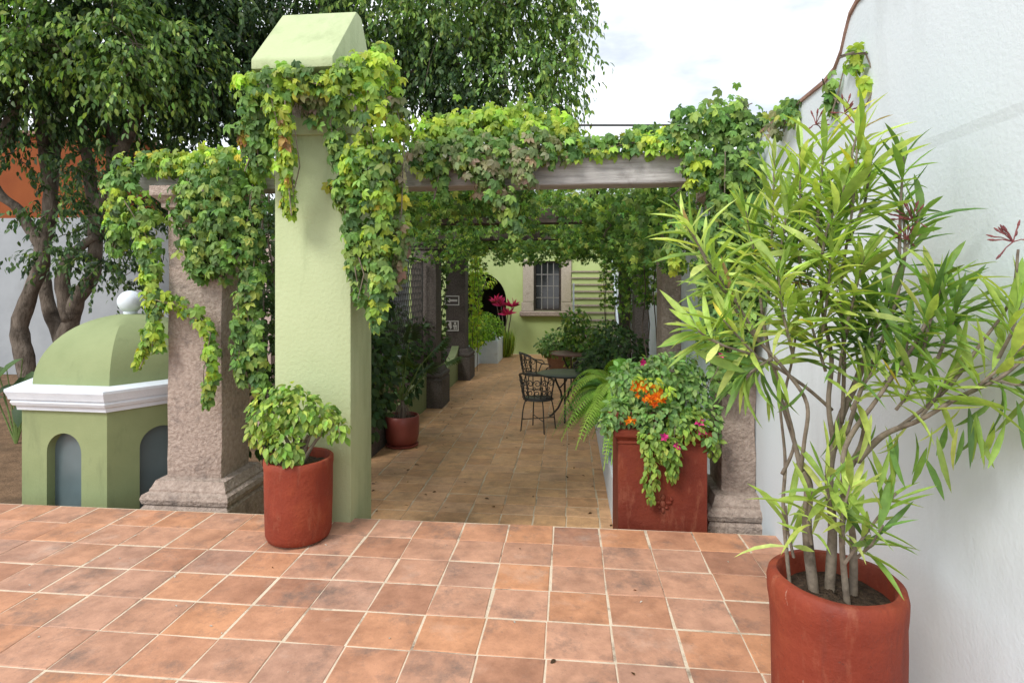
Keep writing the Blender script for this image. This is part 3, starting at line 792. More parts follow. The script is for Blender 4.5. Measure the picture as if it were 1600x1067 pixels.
# ------------------------------------------------------------------ white planter, hedge and handrail on the left at the back
wp = thing('white_planter', (-2.6, 14.5, LOW), 'white masonry planter holding a clipped hedge beside the doorway', 'planter')
wl0, wl1 = -2.34, -1.86
B().prism([(-4.2, 13.15), (wl0, 13.15), (wl0, 15.05), (wl1, 15.05), (wl1, 16.3), (-4.2, 16.3)], 'z', LOW - .03, 0.08).build('planter_wall', 'white_paint', wp)
B().prism([(-4.1, 13.25), (wl0 - .1, 13.25), (wl0 - .1, 15.15), (wl1 - .1, 15.15), (wl1 - .1, 16.2), (-4.1, 16.2)], 'z', 0.04, 0.085).build('soil', 'soil', wp)
tag(B().tube([(-2.27, 15.12, .07), (-2.03, 15.12, .27), (-1.96, 15.12, .30), (-1.93, 15.12, .25), (-1.90, 15.12, .07)], 0.02, 8).build('handrail', 'white_paint'), 'short bent white handrail on the white planter', 'handrail')

# low green parapet and iron lattice along the left of the passage
par = thing('parapet', (-2.5, 8.5, LOW), 'low green parapet with a scooped top behind the potted palm-leaved plant', 'parapet')
prof = [(7.36, LOW - .05), (7.36, .22)] + [(7.36 + 2.38 * t, .22 - .42 * math.sin(math.pi * t) ** .8) for t in [i / 16 for i in range(1, 16)]] + [(9.74, .22), (9.74, LOW - .05)]
B().prism(prof, 'x', LX - .30, LX - .14).build('parapet_wall', 'green_dome', par)
par2 = thing('parapet', (-2.5, 11.3, LOW), 'far low green parapet between the two darkest pillars', 'parapet')
prof = [(10.16, LOW - .05), (10.16, .22)] + [(10.16 + 2.38 * t, .22 - .30 * math.sin(math.pi * t) ** .8) for t in [i / 16 for i in range(1, 16)]] + [(12.54, .22), (12.54, LOW - .05)]
B().prism(prof, 'x', LX - .30, LX - .14).build('parapet_wall', 'green_dome', par2)
pw = thing('pink_wall', (-4.2, 8.5, LOW), 'faded pink plaster wall glimpsed through the scale-patterned lattice', 'wall')
B().box(-4.3, -4.1, 7.6, 12.4, LOW - .05, 2.3).build('wall_body', 'pink_wall', pw)
lat = thing('lattice', (-2.55, 8.5, .3), 'dark iron lattice with a fish-scale pattern between the pillars', 'lattice')
xl = LX - .22
for (nm, pts) in (('frame', [(xl, 7.45, .42), (xl, 9.65, .42), (xl, 9.65, 2.0), (xl, 7.45, 2.0), (xl, 7.45, .42)]),):
    B().tube(pts, 0.016, 6).build(nm, 'iron', lat)
b = B()
sc = 0.10
for r in range(15):
    for c in range(21):
        y0 = 7.55 + c * sc + (sc / 2 if r % 2 else 0); z0 = .47 + r * sc
        if y0 + sc / 2 > 9.65: continue
        b.tube([(xl, y0 + sc / 2 * math.cos(a), z0 + sc * .95 * math.sin(a)) for a in [math.pi * i / 6 for i in range(7)]], 0.0065, 4, False)
tag(b.build('scale_pattern', 'iron', lat), kind='stuff')

# ------------------------------------------------------------------ signs on the far pillar
def frame_parts(s, x0, x1, z0, z1, y):
    w = .022
    b = B(); b.box(x0, x1, y - .006, y, z0, z0 + w); b.box(x0, x1, y - .006, y, z1 - w, z1); b.box(x0, x0 + w, y - .006, y, z0 + w, z1 - w); b.box(x1 - w, x1, y - .006, y, z0 + w, z1 - w)
    b.build('border', 'sign_white', s)
SY = 12.55
a0, a1 = aY(695, 477, SY), aY(718, 462, SY)
s = thing('direction_sign', ((a0.x + a1.x) / 2, SY, a0.z), 'small dark sign with a white arrow pointing left on the far pillar', 'sign')
B().box(a0.x, a1.x, SY - .022, SY - .004, a0.z, a1.z).build('plate', 'sign_plate', s)
frame_parts(s, a0.x, a1.x, a0.z, a1.z, SY - .0225)
zm = (a0.z + a1.z) / 2; xm0, xm1 = a0.x + .045, a1.x - .045
B().prism([(xm0, zm), (xm0 + .08, zm + .05), (xm0 + .08, zm + .024), (xm1, zm + .024), (xm1, zm - .024), (xm0 + .08, zm - .024), (xm0 + .08, zm - .05)], 'y', SY - .030, SY - .023).build('arrow', 'sign_white', s)
a0, a1 = aY(697, 517, SY), aY(717, 501, SY)
s = thing('pictogram_sign', ((a0.x + a1.x) / 2, SY, a0.z), 'small square sign with dark and white pictograms below the arrow sign', 'sign')
B().box(a0.x, a1.x, SY - .022, SY - .004, a0.z, a1.z).build('plate', 'sign_plate', s)
frame_parts(s, a0.x, a1.x, a0.z, a1.z, SY - .0225)
xc, zc_, h = a0.x, a0.z, a1.z - a0.z; w = a1.x - a0.x
B().prism([(xc + .10 * w, zc_ + .88 * h), (xc + .42 * w, zc_ + .88 * h), (xc + .46 * w, zc_ + .30 * h), (xc + .36 * w, zc_ + .16 * h)], 'y', SY - .029, SY - .023).build('figure', 'sign_white', s)
b = B(); b.box(xc + .56 * w, xc + .86 * w, SY - .029, SY - .023, zc_ + .42 * h, zc_ + .58 * h); b.box(xc + .62 * w, xc + .70 * w, SY - .0285, SY - .0235, zc_ + .14 * h, zc_ + .42 * h); b.box(xc + .76 * w, xc + .84 * w, SY - .0285, SY - .0235, zc_ + .14 * h, zc_ + .42 * h); b.ball((xc + .72 * w, SY - .026, zc_ + .74 * h), .028, 10, 6, (1, .12, 1))
b.build('figure', 'sign_white', s)

# ------------------------------------------------------------------ pots
def pot(name, label, cx, cy, z0, prof_out, wall_t, soil_z, mat, group=None, n=48, cat='pot', wob=.012):
    t = thing(name, (cx, cy, z0), label, cat, group)
    rim_r, rim_z = prof_out[-1]
    prof = prof_out + [(rim_r - wall_t * .25, rim_z + wall_t * .22), (rim_r - wall_t * .75, rim_z + wall_t * .22), (rim_r - wall_t, rim_z - .005), (rim_r - wall_t, soil_z - .06)]
    B().lathe(cx, cy, [(r, z0 + z) if i < 0 else (r, z) for i, (r, z) in enumerate(prof)], n, wob, True, True).build('body', mat, t, ang=50)
    b = B()
    rr = rim_r - wall_t - .001
    for ring in range(1):
        pass
    rings = [[(cx + rr * f * math.cos(2 * math.pi * i / 28), cy + rr * f * math.sin(2 * math.pi * i / 28), soil_z + .022 * mnoise.noise(Vector((cx + f * math.cos(i) * 3, f * math.sin(i) * 3, 0))) + .012 * (1 - f)) for i in range(28)] for f in (1, .8, .55, .3, .08)]
    b.rings(rings, True, False, True).build('soil', 'soil', t, smooth=True)
    return t
POTX, POTY = aY(467, 720, 3.555).x, 3.555
pot('round_pot', 'brick red round pot with a small leafy shrub beside the green gate post', POTX, POTY, 0,
    [(.170, .004), (.192, .018), (.203, .05), (.208, .25), (.210, .45), (.214, .475), (.214, .512)], .026, .46, 'red_pot')
B().lathe(POTX, POTY, [(.17, .0005), (.168, .006)], 32).build('drip_ring', 'clay_pot', bpy.data.objects['round_pot'])
BPX, BPY = aY(1306, 900, 2.14).x, 2.14
big = pot('round_pot', 'largest brick red pot holding the tall oleander against the white wall', BPX, BPY, 0,
    [(.195, .004), (.207, .03), (.211, .10), (.213, .40), (.214, .48), (.219, .52), (.221, .565), (.215, .592)], .036, .525, 'red_pot', n=72, wob=.035)
RPX, RPY = aZ(626, 695, LOW).x + .03, 7.42
pot('round_pot', 'shaded dull red glazed pot with palm-like leaves inside the passage', RPX, RPY, LOW,
    [(.17, LOW + .03), (.195, LOW + .05), (.215, LOW + .14), (.222, LOW + .30), (.218, LOW + .40)], .022, LOW + .36, 'old_pot')
B().lathe(RPX, RPY, [(.18, LOW + .002), (.21, LOW + .012), (.215, LOW + .034), (.16, LOW + .034)], 32).build('saucer', 'old_pot', bpy.data.objects['round_pot.002'])

# square red planter
qx0, qx1 = aY(966, 750, 4.0).x, aY(1105, 750, 4.0).x
QY0, QY1, QZ = 4.0, 4.0 + .50, 0.63
qp = thing('square_planter', ((qx0 + qx1) / 2, 4.25, LOW), 'tall square brick red planter with relief ornament overflowing with flowers', 'planter')
cx, cy, hx, hy = (qx0 + qx1) / 2, (QY0 + QY1) / 2, (qx1 - qx0) / 2, (QY1 - QY0) / 2
def sq(o, z): return [(cx - hx - o, cy - hy - o, z), (cx + hx + o, cy - hy - o, z), (cx + hx + o, cy + hy + o, z), (cx - hx - o, cy + hy + o, z)]
b = B().rings([sq(o, z) for o, z in [(.01, LOW - .01), (.01, LOW + .08), (0, LOW + .1), (0, QZ - .10), (.008, QZ - .095), (.008, QZ - .085), (.0, QZ - .078), (.012, QZ - .06), (.03, QZ - .045), (.034, QZ - .03), (.034, QZ), (-.05, QZ), (-.05, QZ - .08)]])
b.build('body', 'maroon_pot', qp, ang=22)
B().box(cx - hx + .05, cx + hx - .05, cy - hy + .05, cy + hy - .05, QZ - .12, QZ - .05).build('soil', 'soil', qp)
b = B(); ox, oz = aY(1036, 790, 3.99).x, aY(1036, 788, 3.99).z
for dx, dz, rx, rz in ((0, 0, .022, .028), (-.04, .012, .024, .014), (.04, .012, .024, .014), (-.055, .035, .012, .016), (.055, .035, .012, .016), (0, .045, .016, .02), (0, -.04, .014, .022), (-.024, -.022, .014, .012), (.024, -.022, .014, .012)):
    b.ball((ox + dx, QY0 - .002, oz + dz), 1, 12, 8, (rx, .014, rz))
b.build('relief_ornament', 'maroon_pot', qp, smooth=True)

# white kerb bed along the right
kb = thing('kerb_bed', (.8, 7, LOW), 'low white walled bed along the right holding the ferns', 'planter')
kx = 0.39
b = B().box(kx, kx + .10, 4.62, 9.6, LOW - .02, -.12, .012, 2); b.build('kerb_wall', 'white_paint', kb)
B().box(kx + .1, WX - .005, 4.62, 9.6, LOW - .02, -.2).build('soil', 'soil', kb)
B().box(kx + .1, RX0 - .13, 4.60, 4.72, -.3, -.13).build('end_wall', 'white_paint', kb)


# ------------------------------------------------------------------ garden furniture (wrought iron)
def spiral(c, r, turns, a0, u, v, n=14, grow=0.25):
    pts = []
    for i in range(n + 1):
        t = i / n; a = a0 + turns * 2 * math.pi * t; q = r * (grow + (1 - grow) * t)
        pts.append(Vector(c) + u * (q * math.cos(a)) + v * (q * math.sin(a)))
    return pts
def make_chair(label, loc, rz, arms=False):
    """built at the origin facing +y, then placed"""
    t = thing('garden_chair', (0, 0, 0), label, 'chair', 'wrought iron garden chairs')
    sr, sz = 0.225, 0.45
    B().lathe(0, 0, [(.0, sz - .006), (sr - .02, sz - .004), (sr, sz + .004), (sr - .01, sz + .016), (.0, sz + .008)][1:-1], 32).build('seat', 'iron', t, smooth=True)
    for a in (45, 135, 225, 315):
        c, s_ = math.cos(R(a)), math.sin(R(a))
        B().tube([(c * r, s_ * r, z) for r, z in ((.19, sz), (.215, sz - .06), (.235, sz - .16), (.25, sz - .30), (.265, .01))] + [(c * .28, s_ * .28, .004)], .0095, 7).build('leg', 'iron', t)
    b = B()
    q = .243
    cs = [(q * math.cos(R(a)), q * math.sin(R(a)), .17) for a in (45, 135, 225, 315)]
    b.tube([cs[0], cs[2]], .007, 6); b.tube([cs[1], cs[3]], .007, 6)
    b.build('stretcher', 'iron', t)
    def back(a, z, extra=0.0):
        k = (z - sz) / .42
        r = sr - .01 + .075 * k + extra
        return Vector((r * math.cos(R(a)), r * math.sin(R(a)), z))
    b = B()
    a0, a1 = 185, 355
    ztop = lambda a: sz + .30 + .11 * math.sin(math.pi * (a - a0) / (a1 - a0))
    b.tube([back(a0, sz + .01), back(a0 + 1, sz + .15)] + [back(a0 + (a1 - a0) * i / 20, ztop(a0 + (a1 - a0) * i / 20)) for i in range(21)] + [back(a1 - 1, sz + .15), back(a1, sz + .01)], .0115, 7)
    b.tube([back(a0 + (a1 - a0) * i / 20, sz + .035) for i in range(21)], .008, 6)
    b.build('back_frame', 'iron', t)
    b = B()
    for k in range(7):
        a = a0 + 14 + k * (a1 - a0 - 28) / 6
        o = back(a, sz + .2); tg = Vector((-math.sin(R(a)), math.cos(R(a)), 0)); up = (back(a, sz + .3) - back(a, sz + .1)).normalized()
        b.tube(spiral(back(a, sz + .12), .055, 1.2, -1.2, tg, up), .0065, 5, False)
        b.tube(spiral(back(a, sz + .26), .058, 1.2, 1.9, tg, up), .0065, 5, False)
        if k < 6:
            a2 = a + (a1 - a0 - 28) / 12
            b.tube([back(a2, sz + .03), back(a2 + 2, sz + .12), back(a2 - 2, sz + .22), back(a2, ztop(a2))], .0075, 5, False)
            b.tube(spiral(back(a2, sz + .19), .03, 1.1, .4, tg, up, 10), .0065, 5, False)
    b.build('scrollwork', 'iron', t)
    if arms:
        for s_ in (-1, 1):
            b = B().tube([Vector((s_ * .28, -.06, sz + .30)), Vector((s_ * .29, .06, sz + .24)), Vector((s_ * .28, .20, sz + .22)), Vector((s_ * .25, .235, sz + .18)), Vector((s_ * .235, .17, sz + .14)), Vector((s_ * .22, .12, sz + .02))], .011, 7)
            b.build('arm', 'iron', t)
    t.location = loc; t.rotation_euler = (0, 0, rz)
    return t
make_chair('nearest dark iron garden chair with scrollwork back seen from behind', (-.44, 8.40, LOW), R(-24))
make_chair('dark iron armchair standing between the two garden tables', (-.62, 10.6, LOW), R(-75), True)
make_chair('dark iron garden chair half hidden behind the green table', (.30, 9.75, LOW), R(150))
def make_table(label, x, y, r, mat):
    t = thing('garden_table', (x, y, LOW), label, 'table', 'round garden tables')
    B().lathe(x, y, [(r - .015, LOW + .700), (r, LOW + .706), (r, LOW + .724), (r - .012, LOW + .73)], 40).build('tabletop', mat, t, ang=40)
    for k in range(3):
        a = R(30 + 120 * k); c, s_ = math.cos(a), math.sin(a)
        B().tube([(x + c * q, y + s_ * q, LOW + z) for q, z in ((.20, .70), (.16, .58), (.07, .42), (.05, .30), (.12, .16), (.24, .03), (.28, .012))], .016, 8).build('leg', 'iron', t)
    B().tube([(x + .07 * math.cos(2 * math.pi * i / 18), y + .07 * math.sin(2 * math.pi * i / 18), LOW + .34) for i in range(19)], .01, 6).build('ring', 'iron', t)
make_table('near round garden table with a dark green top', -.06, 9.1, .42, 'iron_green')
make_table('far round garden table with a rust brown top', .05, 11.6, .40, 'rust_top')

# ------------------------------------------------------------------ creeper
VB = [(px0, px1, PY0, PY1, -1, 2.66), (px0 - .025, px1 + .025, PY0 - .03, PY1 + .03, 2.64, 2.76), (px0, px1, 3.5, 4.34, 2.99, 3.35),
      (xb0, 1.33, 4.24, 4.46, BT0, BT1), (PLX0, PLX1, 4.10, 4.48, -1, 2.4), (RX0, 1.4, 4.25, 4.6, -1, 2.4), (WX - .01, 2, -5, 20, -1, 2.66)]
def strand_leaves(strands, dens=1.0, size=(.038, .072)):
    """strands: (points [(px,py,Y)...], radii, palette top, palette bottom)"""
    P, N, T, S, C, O = [], [], [], [], [], []
    for st in strands:
        pts, rad, pa, pb = st[:4]
        k = st[4] if len(st) > 4 else 1.0
        W = np.array([tuple(aY(x, y, Y)) for x, y, Y in pts])
        rad = np.array(rad, float) if hasattr(rad, '__len__') else np.full(len(W), rad)
        seg = np.linalg.norm(np.diff(W, axis=0), axis=1); L = seg.sum() + rad.mean()
        n = int(max(12, dens * k * 2500 * L * max(rad.mean(), .05)))
        cum = np.concatenate([[0], np.cumsum(seg)]); s_ = RNG.uniform(0, cum[-1], n)
        c = np.stack([np.interp(s_, cum, W[:, i]) for i in range(3)], 1); r = np.interp(s_, cum, rad)
        d = rdir(n); lump = np.array([mnoise.noise(Vector(q) * 6.0) for q in c + d * r[:, None]])
        rr = r * RNG.uniform(.35, 1.0, n) ** .6 * np.clip(1 + .75 * lump, .45, 1.6) * np.where(RNG.uniform(size=n) < .04, 1.35, 1.0)
        p = c + d * rr[:, None] * np.array([1, .75, 1])
        nz_ = np.array([mnoise.noise(Vector(q) * 5.5) for q in p])
        f = np.clip(s_ / cum[-1] * .9 + .05 + nz_ * 1.5, 0, 1)[:, None]
        shade_ = 1 + .35 * np.array([mnoise.noise(Vector(q) * 9 + Vector((7, 3, 1))) for q in p])[:, None]
        use_b = RNG.uniform(size=(n, 1)) < f
        tint = np.where(use_b, tints(n, pb), tints(n, pa)) * shade_
        out = d * np.array([1, 1.1, .5]) + np.array([0, -.55, .55]) + rdir(n) * .45
        tip = np.array([0, -.25, -1.0]) + rdir(n) * .55 + d * np.array([.5, .5, 0])
        P.append(p); N.append(out); T.append(tip); C.append(tint); O.append((rr / r) * (0.4 + 0.6 * (d[:, 1] < .1)))
        S.append(RNG.uniform(*size, n))
    P, N, T, C = map(np.vstack, (P, N, T, C)); S, O = np.concatenate(S), np.concatenate(O)
    ok = ~inside(P, VB)
    return P[ok], N[ok], T[ok], S[ok], C[ok], O[ok]
def vine(label, loc, strands, dens=1.0, size=(.038, .072), parts=280, stems=()):
    t = thing('creeper_vine', loc, label, 'vine', 'creepers on the pergola and walls')
    P, N, T, S, C, O = strand_leaves(strands, dens, size)
    n = len(P); k = min(parts, n)
    order = np.argsort(-(O * S + RNG.uniform(0, .02, n)))
    big, rest = order[:k], order[k:]
    leaf_parts('leaf', CREEPER_ME, big, P, N, T, S, C, t)
    if len(rest): leaves_mesh('foliage', CREEPER, P[rest], N[rest], T[rest], S[rest], C[rest], 'leaf', t)
    b = B(); m = 0
    for st in strands:
        W = [aY(x, y, Y) for x, y, Y in st[0]]
        for q in range(2):
            j = [w + Vector(RNG.normal(0, .03, 3)) for w in W]
            if len(j) > 1: b.tube(j, .004, 5, False); m += 1
    tag(b.build('stems', 'twig', t), kind='stuff')
    return t
cr, ye, br, du = 'creeper', 'yellowing', 'brown', 'dull'
vine('yellow-green creeper hanging in two tresses over the pale green gate post', (-1.7, 3.7, 2.6), [
    ([(395, 130, 3.55), (450, 118, 3.48), (500, 130, 3.50)], [.12, .11, .07], ye, cr),
    ([(398, 130, 3.60), (402, 170, 3.60), (398, 215, 3.62), (404, 262, 3.66)], [.13, .14, .11, .09], cr, cr),
    ([(432, 135, 3.50), (440, 200, 3.52), (446, 262, 3.60), (452, 332, 3.66)], [.11, .09, .06, .03], ye, ye),
    ([(441, 170, 3.46), (447, 240, 3.52), (455, 325, 3.6)], [.025, .028, .02], br, ye, .55),
    ([(386, 190, 3.58), (376, 225, 3.58)], [.035, .02], br, br),
    ([(470, 140, 3.55), (500, 152, 3.62), (485, 182, 3.66)], [.10, .09, .06], du, cr),
    ([(505, 130, 3.50), (545, 112, 3.46), (580, 100, 3.50), (600, 78, 3.62)], [.07, .10, .12, .06], ye, ye),
    ([(540, 130, 3.52), (522, 190, 3.62), (535, 260, 3.68), (548, 330, 3.70), (556, 420, 3.72), (562, 470, 3.74)], [.10, .10, .08, .10, .05, .03], cr, cr),
    ([(575, 120, 3.52), (582, 200, 3.60), (590, 290, 3.64), (596, 380, 3.70), (592, 450, 3.75), (588, 505, 3.78)], [.13, .17, .15, .13, .09, .04], ye, cr),
    ([(606, 95, 3.70), (617, 160, 3.80), (618, 230, 3.82), (624, 330, 3.85), (622, 400, 3.88), (612, 450, 3.9)], [.07, .09, .09, .08, .07, .03], ye, du),
    ([(555, 230, 3.6), (540, 290, 3.66)], [.08, .06], ye, ye),
    ([(530, 283, 3.72), (512, 288, 3.74)], [.035, .02], ye, br, .7),
], 1.25)
vine('thick green creeper draped over the pinkish stone pillar beside the cupola', (-2.9, 4.2, 2.2), [
    ([(170, 290, 4.1), (195, 262, 4.1), (230, 250, 4.15), (300, 262, 4.1), (350, 248, 4.1), (410, 262, 4.1)], [.10, .11, .08, .13, .13, .14], cr, ye, .9),
    ([(175, 305, 4.1), (186, 345, 4.1), (180, 395, 4.1)], [.12, .12, .07], ye, cr),
    ([(215, 310, 4.05), (226, 380, 4.05), (240, 460, 4.02), (244, 545, 4.0)], [.14, .12, .075, .04], cr, ye),
    ([(250, 475, 3.98), (230, 525, 3.98), (212, 572, 3.98)], [.06, .045, .025], cr, ye),
    ([(295, 275, 4.0), (300, 350, 4.0), (308, 430, 4.0)], [.17, .17, .08], cr, cr),
    ([(350, 265, 4.0), (352, 340, 4.0), (345, 420, 4.0)], [.18, .19, .12], cr, cr),
    ([(392, 290, 4.05), (392, 380, 4.05), (388, 470, 4.05), (398, 560, 4.05), (405, 610, 4.05)], [.15, .12, .11, .08, .05], cr, cr),
    ([(252, 462, 3.98), (300, 485, 3.96), (328, 520, 3.96), (330, 580, 3.97), (323, 632, 3.99)], [.07, .06, .06, .05, .025], ye, cr),
    ([(372, 480, 4.0), (372, 540, 4.0), (378, 600, 4.0)], [.07, .06, .03], cr, cr),
], 1.15)
vine('long bank of yellowing creeper lying along the front beam of the pergola', (-.3, 4.3, 2.6), [
    ([(640, 215, 4.25), (690, 205, 4.25), (740, 190, 4.25), (800, 195, 4.25), (860, 200, 4.25), (900, 215, 4.25)], [.13, .15, .16, .17, .16, .12], ye, ye, 1.1),
    ([(650, 240, 4.15), (720, 240, 4.12), (800, 235, 4.12), (870, 232, 4.15)], [.13, .16, .17, .12], cr, du, 1.1),
    ([(890, 228, 4.2), (950, 228, 4.22), (1010, 225, 4.22), (1060, 215, 4.2)], [.09, .09, .10, .12], cr, ye),
    ([(690, 262, 4.12), (692, 312, 4.12)], [.09, .03], cr, cr),
    ([(760, 255, 4.1), (775, 300, 4.1), (795, 335, 4.1), (808, 362, 4.1)], [.15, .13, .08, .035], du, cr),
    ([(808, 250, 4.1), (822, 280, 4.1)], [.12, .06], du, du),
    ([(985, 210, 4.3), (1030, 205, 4.4)], [.05, .07], cr, cr),
], 1.2)
vine('rounded green creeper mass on the beam end next to the white wall', (1.0, 4.3, 2.4), [
    ([(1050, 205, 4.15), (1100, 190, 4.2), (1145, 185, 4.2), (1190, 205, 4.2)], [.12, .17, .17, .12], cr, cr),
    ([(1085, 240, 4.1), (1090, 285, 4.08)], [.17, .07], cr, ye),
    ([(1130, 235, 4.1), (1140, 310, 4.1), (1120, 380, 4.1), (1110, 450, 4.1), (1120, 540, 4.1), (1135, 600, 4.1)], [.19, .19, .16, .12, .12, .06], cr, cr),
    ([(1170, 250, 4.1), (1180, 350, 4.1), (1170, 460, 4.1), (1160, 560, 4.1)], [.17, .18, .15, .08], cr, cr),
    ([(1065, 345, 4.15), (1050, 380, 4.2), (1062, 420, 4.2)], [.09, .07, .04], cr, ye),
    ([(1150, 175, 4.2), (1165, 165, 4.2)], [.07, .04], du, du),
    ([(1215, 190, 4.0), (1240, 170, 3.85)], [.09, .07], cr, du),
], 1.1)
vine('small tresses of creeper spilling over the coping of the white wall', (1.3, 3.2, 2.6), [
    ([(1325, 95, 2.85), (1343, 80, 2.75), (1352, 100, 2.72), (1358, 140, 2.70), (1362, 172, 2.70)], [.05, .05, .05, .035, .02], ye, ye, .8),
    ([(1310, 115, 2.95), (1298, 145, 3.0), (1296, 175, 3.0)], [.05, .05, .03], cr, cr, .8),
    ([(1250, 165, 3.45), (1228, 180, 3.6), (1215, 205, 3.7)], [.06, .09, .09], cr, du),
], 1.1, (.038, .055), 60)
# roof of creeper over the passage
n = 4600
xx = RNG.uniform(-2.7, 1.28, n); yy = 4.55 + 8.4 * RNG.uniform(0, 1, n)
zz = 2.50 + .30 * RNG.uniform(0, 1, n) + .06 * np.sin(xx * 3 + yy * 2)
m = 13000
k_ = 260
hx_, hy_ = RNG.uniform(-2.6, 1.25, k_), RNG.uniform(4.9, 12.9, k_)
hl = RNG.uniform(.14, .46, k_) * (0.7 + 0.6 * (hy_ > 8.5)) * np.where((hx_ < -1.7) | (hx_ > .75), 1.25, 1.0)
pk = RNG.integers(0, k_, m); f = RNG.uniform(0, 1, m)
hp = np.stack([hx_[pk] + RNG.normal(0, .13, m) * (1.1 - .7 * f), hy_[pk] + RNG.normal(0, .16, m) * (1.1 - .6 * f), 2.56 - f * hl[pk]], 1)
P = np.vstack([np.stack([xx, yy, zz], 1), hp])
P = P[~inside(P, VB)]
n = len(P)
roof = thing('overhead_creeper', (-.7, 8.5, 2.5), 'shady roof of creeper foliage over the passage behind the front beam', 'vine', 'creepers on the pergola and walls')
leaves_mesh('foliage', CREEPER_LOW, P, rdir(n) * .7 + np.array([0, -.4, .7]), rdir(n) * .8 + np.array([0, 0, -.8]), RNG.uniform(.038, .075, n), tints(n, 'creeper', .2), 'leaf', roof)
# hanging sides of the passage
def side_vine(label, loc, boxes, n, pal='shade', size=(.05, .085), low=LOW + .1):
    t = thing('creeper_vine', loc, label, 'vine', 'creepers on the pergola and walls')
    PP = []
    for x0, x1, y0, y1, z0, z1, w in boxes:
        k = int(n * w)
        PP.append(np.stack([RNG.uniform(x0, x1, k), RNG.uniform(y0, y1, k), z0 + (z1 - z0) * RNG.uniform(0, 1, k) ** .8], 1))
    P = np.vstack(PP); k = len(P)
    leaves_mesh('foliage', CREEPER_LOW, P, rdir(k) * .6 + np.array([.1, -.7, .4]), rdir(k) * .6 + np.array([0, 0, -.9]), RNG.uniform(*size, k), tints(k, pal, .2), 'leaf', t)
    b = B()
    for x0, x1, y0, y1, z0, z1, w in boxes:
        for q in range(3):
            x, y = random.uniform(x0, x1), random.uniform(y0, y1)
            b.tube([(x + random.uniform(-.05, .05), y + random.uniform(-.05, .05), low + (z1 - low) * i / 6) for i in range(7)], .008, 5, False)
    tag(b.build('stems', 'bark', t), kind='stuff')
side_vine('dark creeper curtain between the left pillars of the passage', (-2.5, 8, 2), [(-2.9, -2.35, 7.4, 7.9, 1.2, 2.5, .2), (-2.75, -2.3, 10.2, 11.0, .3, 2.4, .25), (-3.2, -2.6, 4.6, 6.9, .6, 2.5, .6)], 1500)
side_vine('sunlit creeper climbing the back of the far sign pillar', (-2.1, 13, 1), [(-2.26, -2.0, 12.96, 13.4, .0, 2.4, 1.0)], 420, 'yellowing', (.05, .075))
side_vine('bright creeper hanging under the roof beside the right pilasters', (.9, 5.6, 2.2), [(.55, 1.25, 4.7, 6.4, 1.75, 2.5, .6), (.2, .9, 5.2, 7.5, 2.15, 2.5, .4)], 900, 'creeper', (.045, .075), 2.15)
side_vine('creeper and dry stems hanging along the far right pillars', (1.1, 10, 2), [(.85, 1.28, 7.5, 8.3, 1.3, 2.5, .35), (.92, 1.28, 10.2, 11.2, .9, 2.5, .4), (.7, 1.25, 13, 13.6, 1.0, 2.5, .3)], 900, 'creeper')

# ------------------------------------------------------------------ trees
def limb(b, pts, r0, r1, n=10, sub=5):
    W = [Vector(p) for p in pts]; out, rad = [], []
    for i in range(len(W) - 1):
        p0, p1, p2, p3 = W[max(i - 1, 0)], W[i], W[i + 1], W[min(i + 2, len(W) - 1)]
        for s_ in range(sub):
            t = s_ / sub
            out.append(.5 * ((2 * p1) + (-p0 + p2) * t + (2 * p0 - 5 * p1 + 4 * p2 - p3) * t * t + (-p0 + 3 * p1 - 3 * p2 + p3) * t ** 3))
    out.append(W[-1])
    out = [p + mnoise.noise_vector(p * 2.3) * r0 * .35 for p in out]
    rad = [(r0 + (r1 - r0) * i / (len(out) - 1)) * (1 + .18 * mnoise.noise(p * 5)) for i, p in enumerate(out)]
    b.tube(out, rad, n)
    return out
def crown(parent, clumps, dens, pal, leaf=(.075, .12), drop=.75, name='crown', per=14, T=FICUS):
    P, N, T_, S, C = [], [], [], [], []
    tw = B()
    for cl in clumps:
        x, y, Y, rx, ry, rz = cl[:6]; pl = cl[6] if len(cl) > 6 and cl[6] else pal; kf = cl[7] if len(cl) > 7 else 1.0
        c = np.array(tuple(aY(x, y, Y)))
        k = max(6, int(kf * dens * (rx * ry + ry * rz + rx * rz) * 100))
        d = rdir(k); rr = RNG.uniform(.25, 1, (k, 1)) ** .55
        base = c + d * rr * np.array([rx, ry, rz]) * .92
        dirs = unit(d * np.array([1, 1, .6]) + rdir(k) * .5 + np.array([0, 0, .15]))
        L = RNG.uniform(.22, .55, k)
        sh = np.clip(RNG.normal(1, .22, (k, 1)), .5, 1.6)
        for j in range(per):
            f = (j + RNG.uniform(0, .9, (k, 1))) / per
            p = base + dirs * L[:, None] * f + np.array([0, 0, -1]) * (L[:, None] * drop * f ** 1.8)
            p = p + RNG.normal(0, .018, (k, 3))
            tan = unit(dirs + np.array([0, 0, -1]) * (2 * drop * f))
            side = unit(np.cross(tan, rdir(k)))
            P.append(p); T_.append(tan * .5 + side * .7 + np.array([0, 0, -.65])); N.append(rdir(k) * .6 + np.array([0, -.35, .7]) + side * .2)
            S.append(RNG.uniform(*leaf, k)); C.append(tints(k, pl) * sh)
        for i in range(0, k, 14):
            a = base[i]; q = a + dirs[i] * L[i] * .5 - np.array([0, 0, L[i] * drop * .25]); e = a + dirs[i] * L[i] - np.array([0, 0, L[i] * drop])
            cc_ = a - dirs[i] * .35
            tw.tube([cc_, a, q, e], [.008, .006, .004, .002], 4, False)
    leaves_mesh(name, T, np.vstack(P), np.vstack(N), np.vstack(T_), np.concatenate(S), np.vstack(C), 'leaf', parent)
    tag(tw.build('twigs', 'bark', parent), kind='stuff')
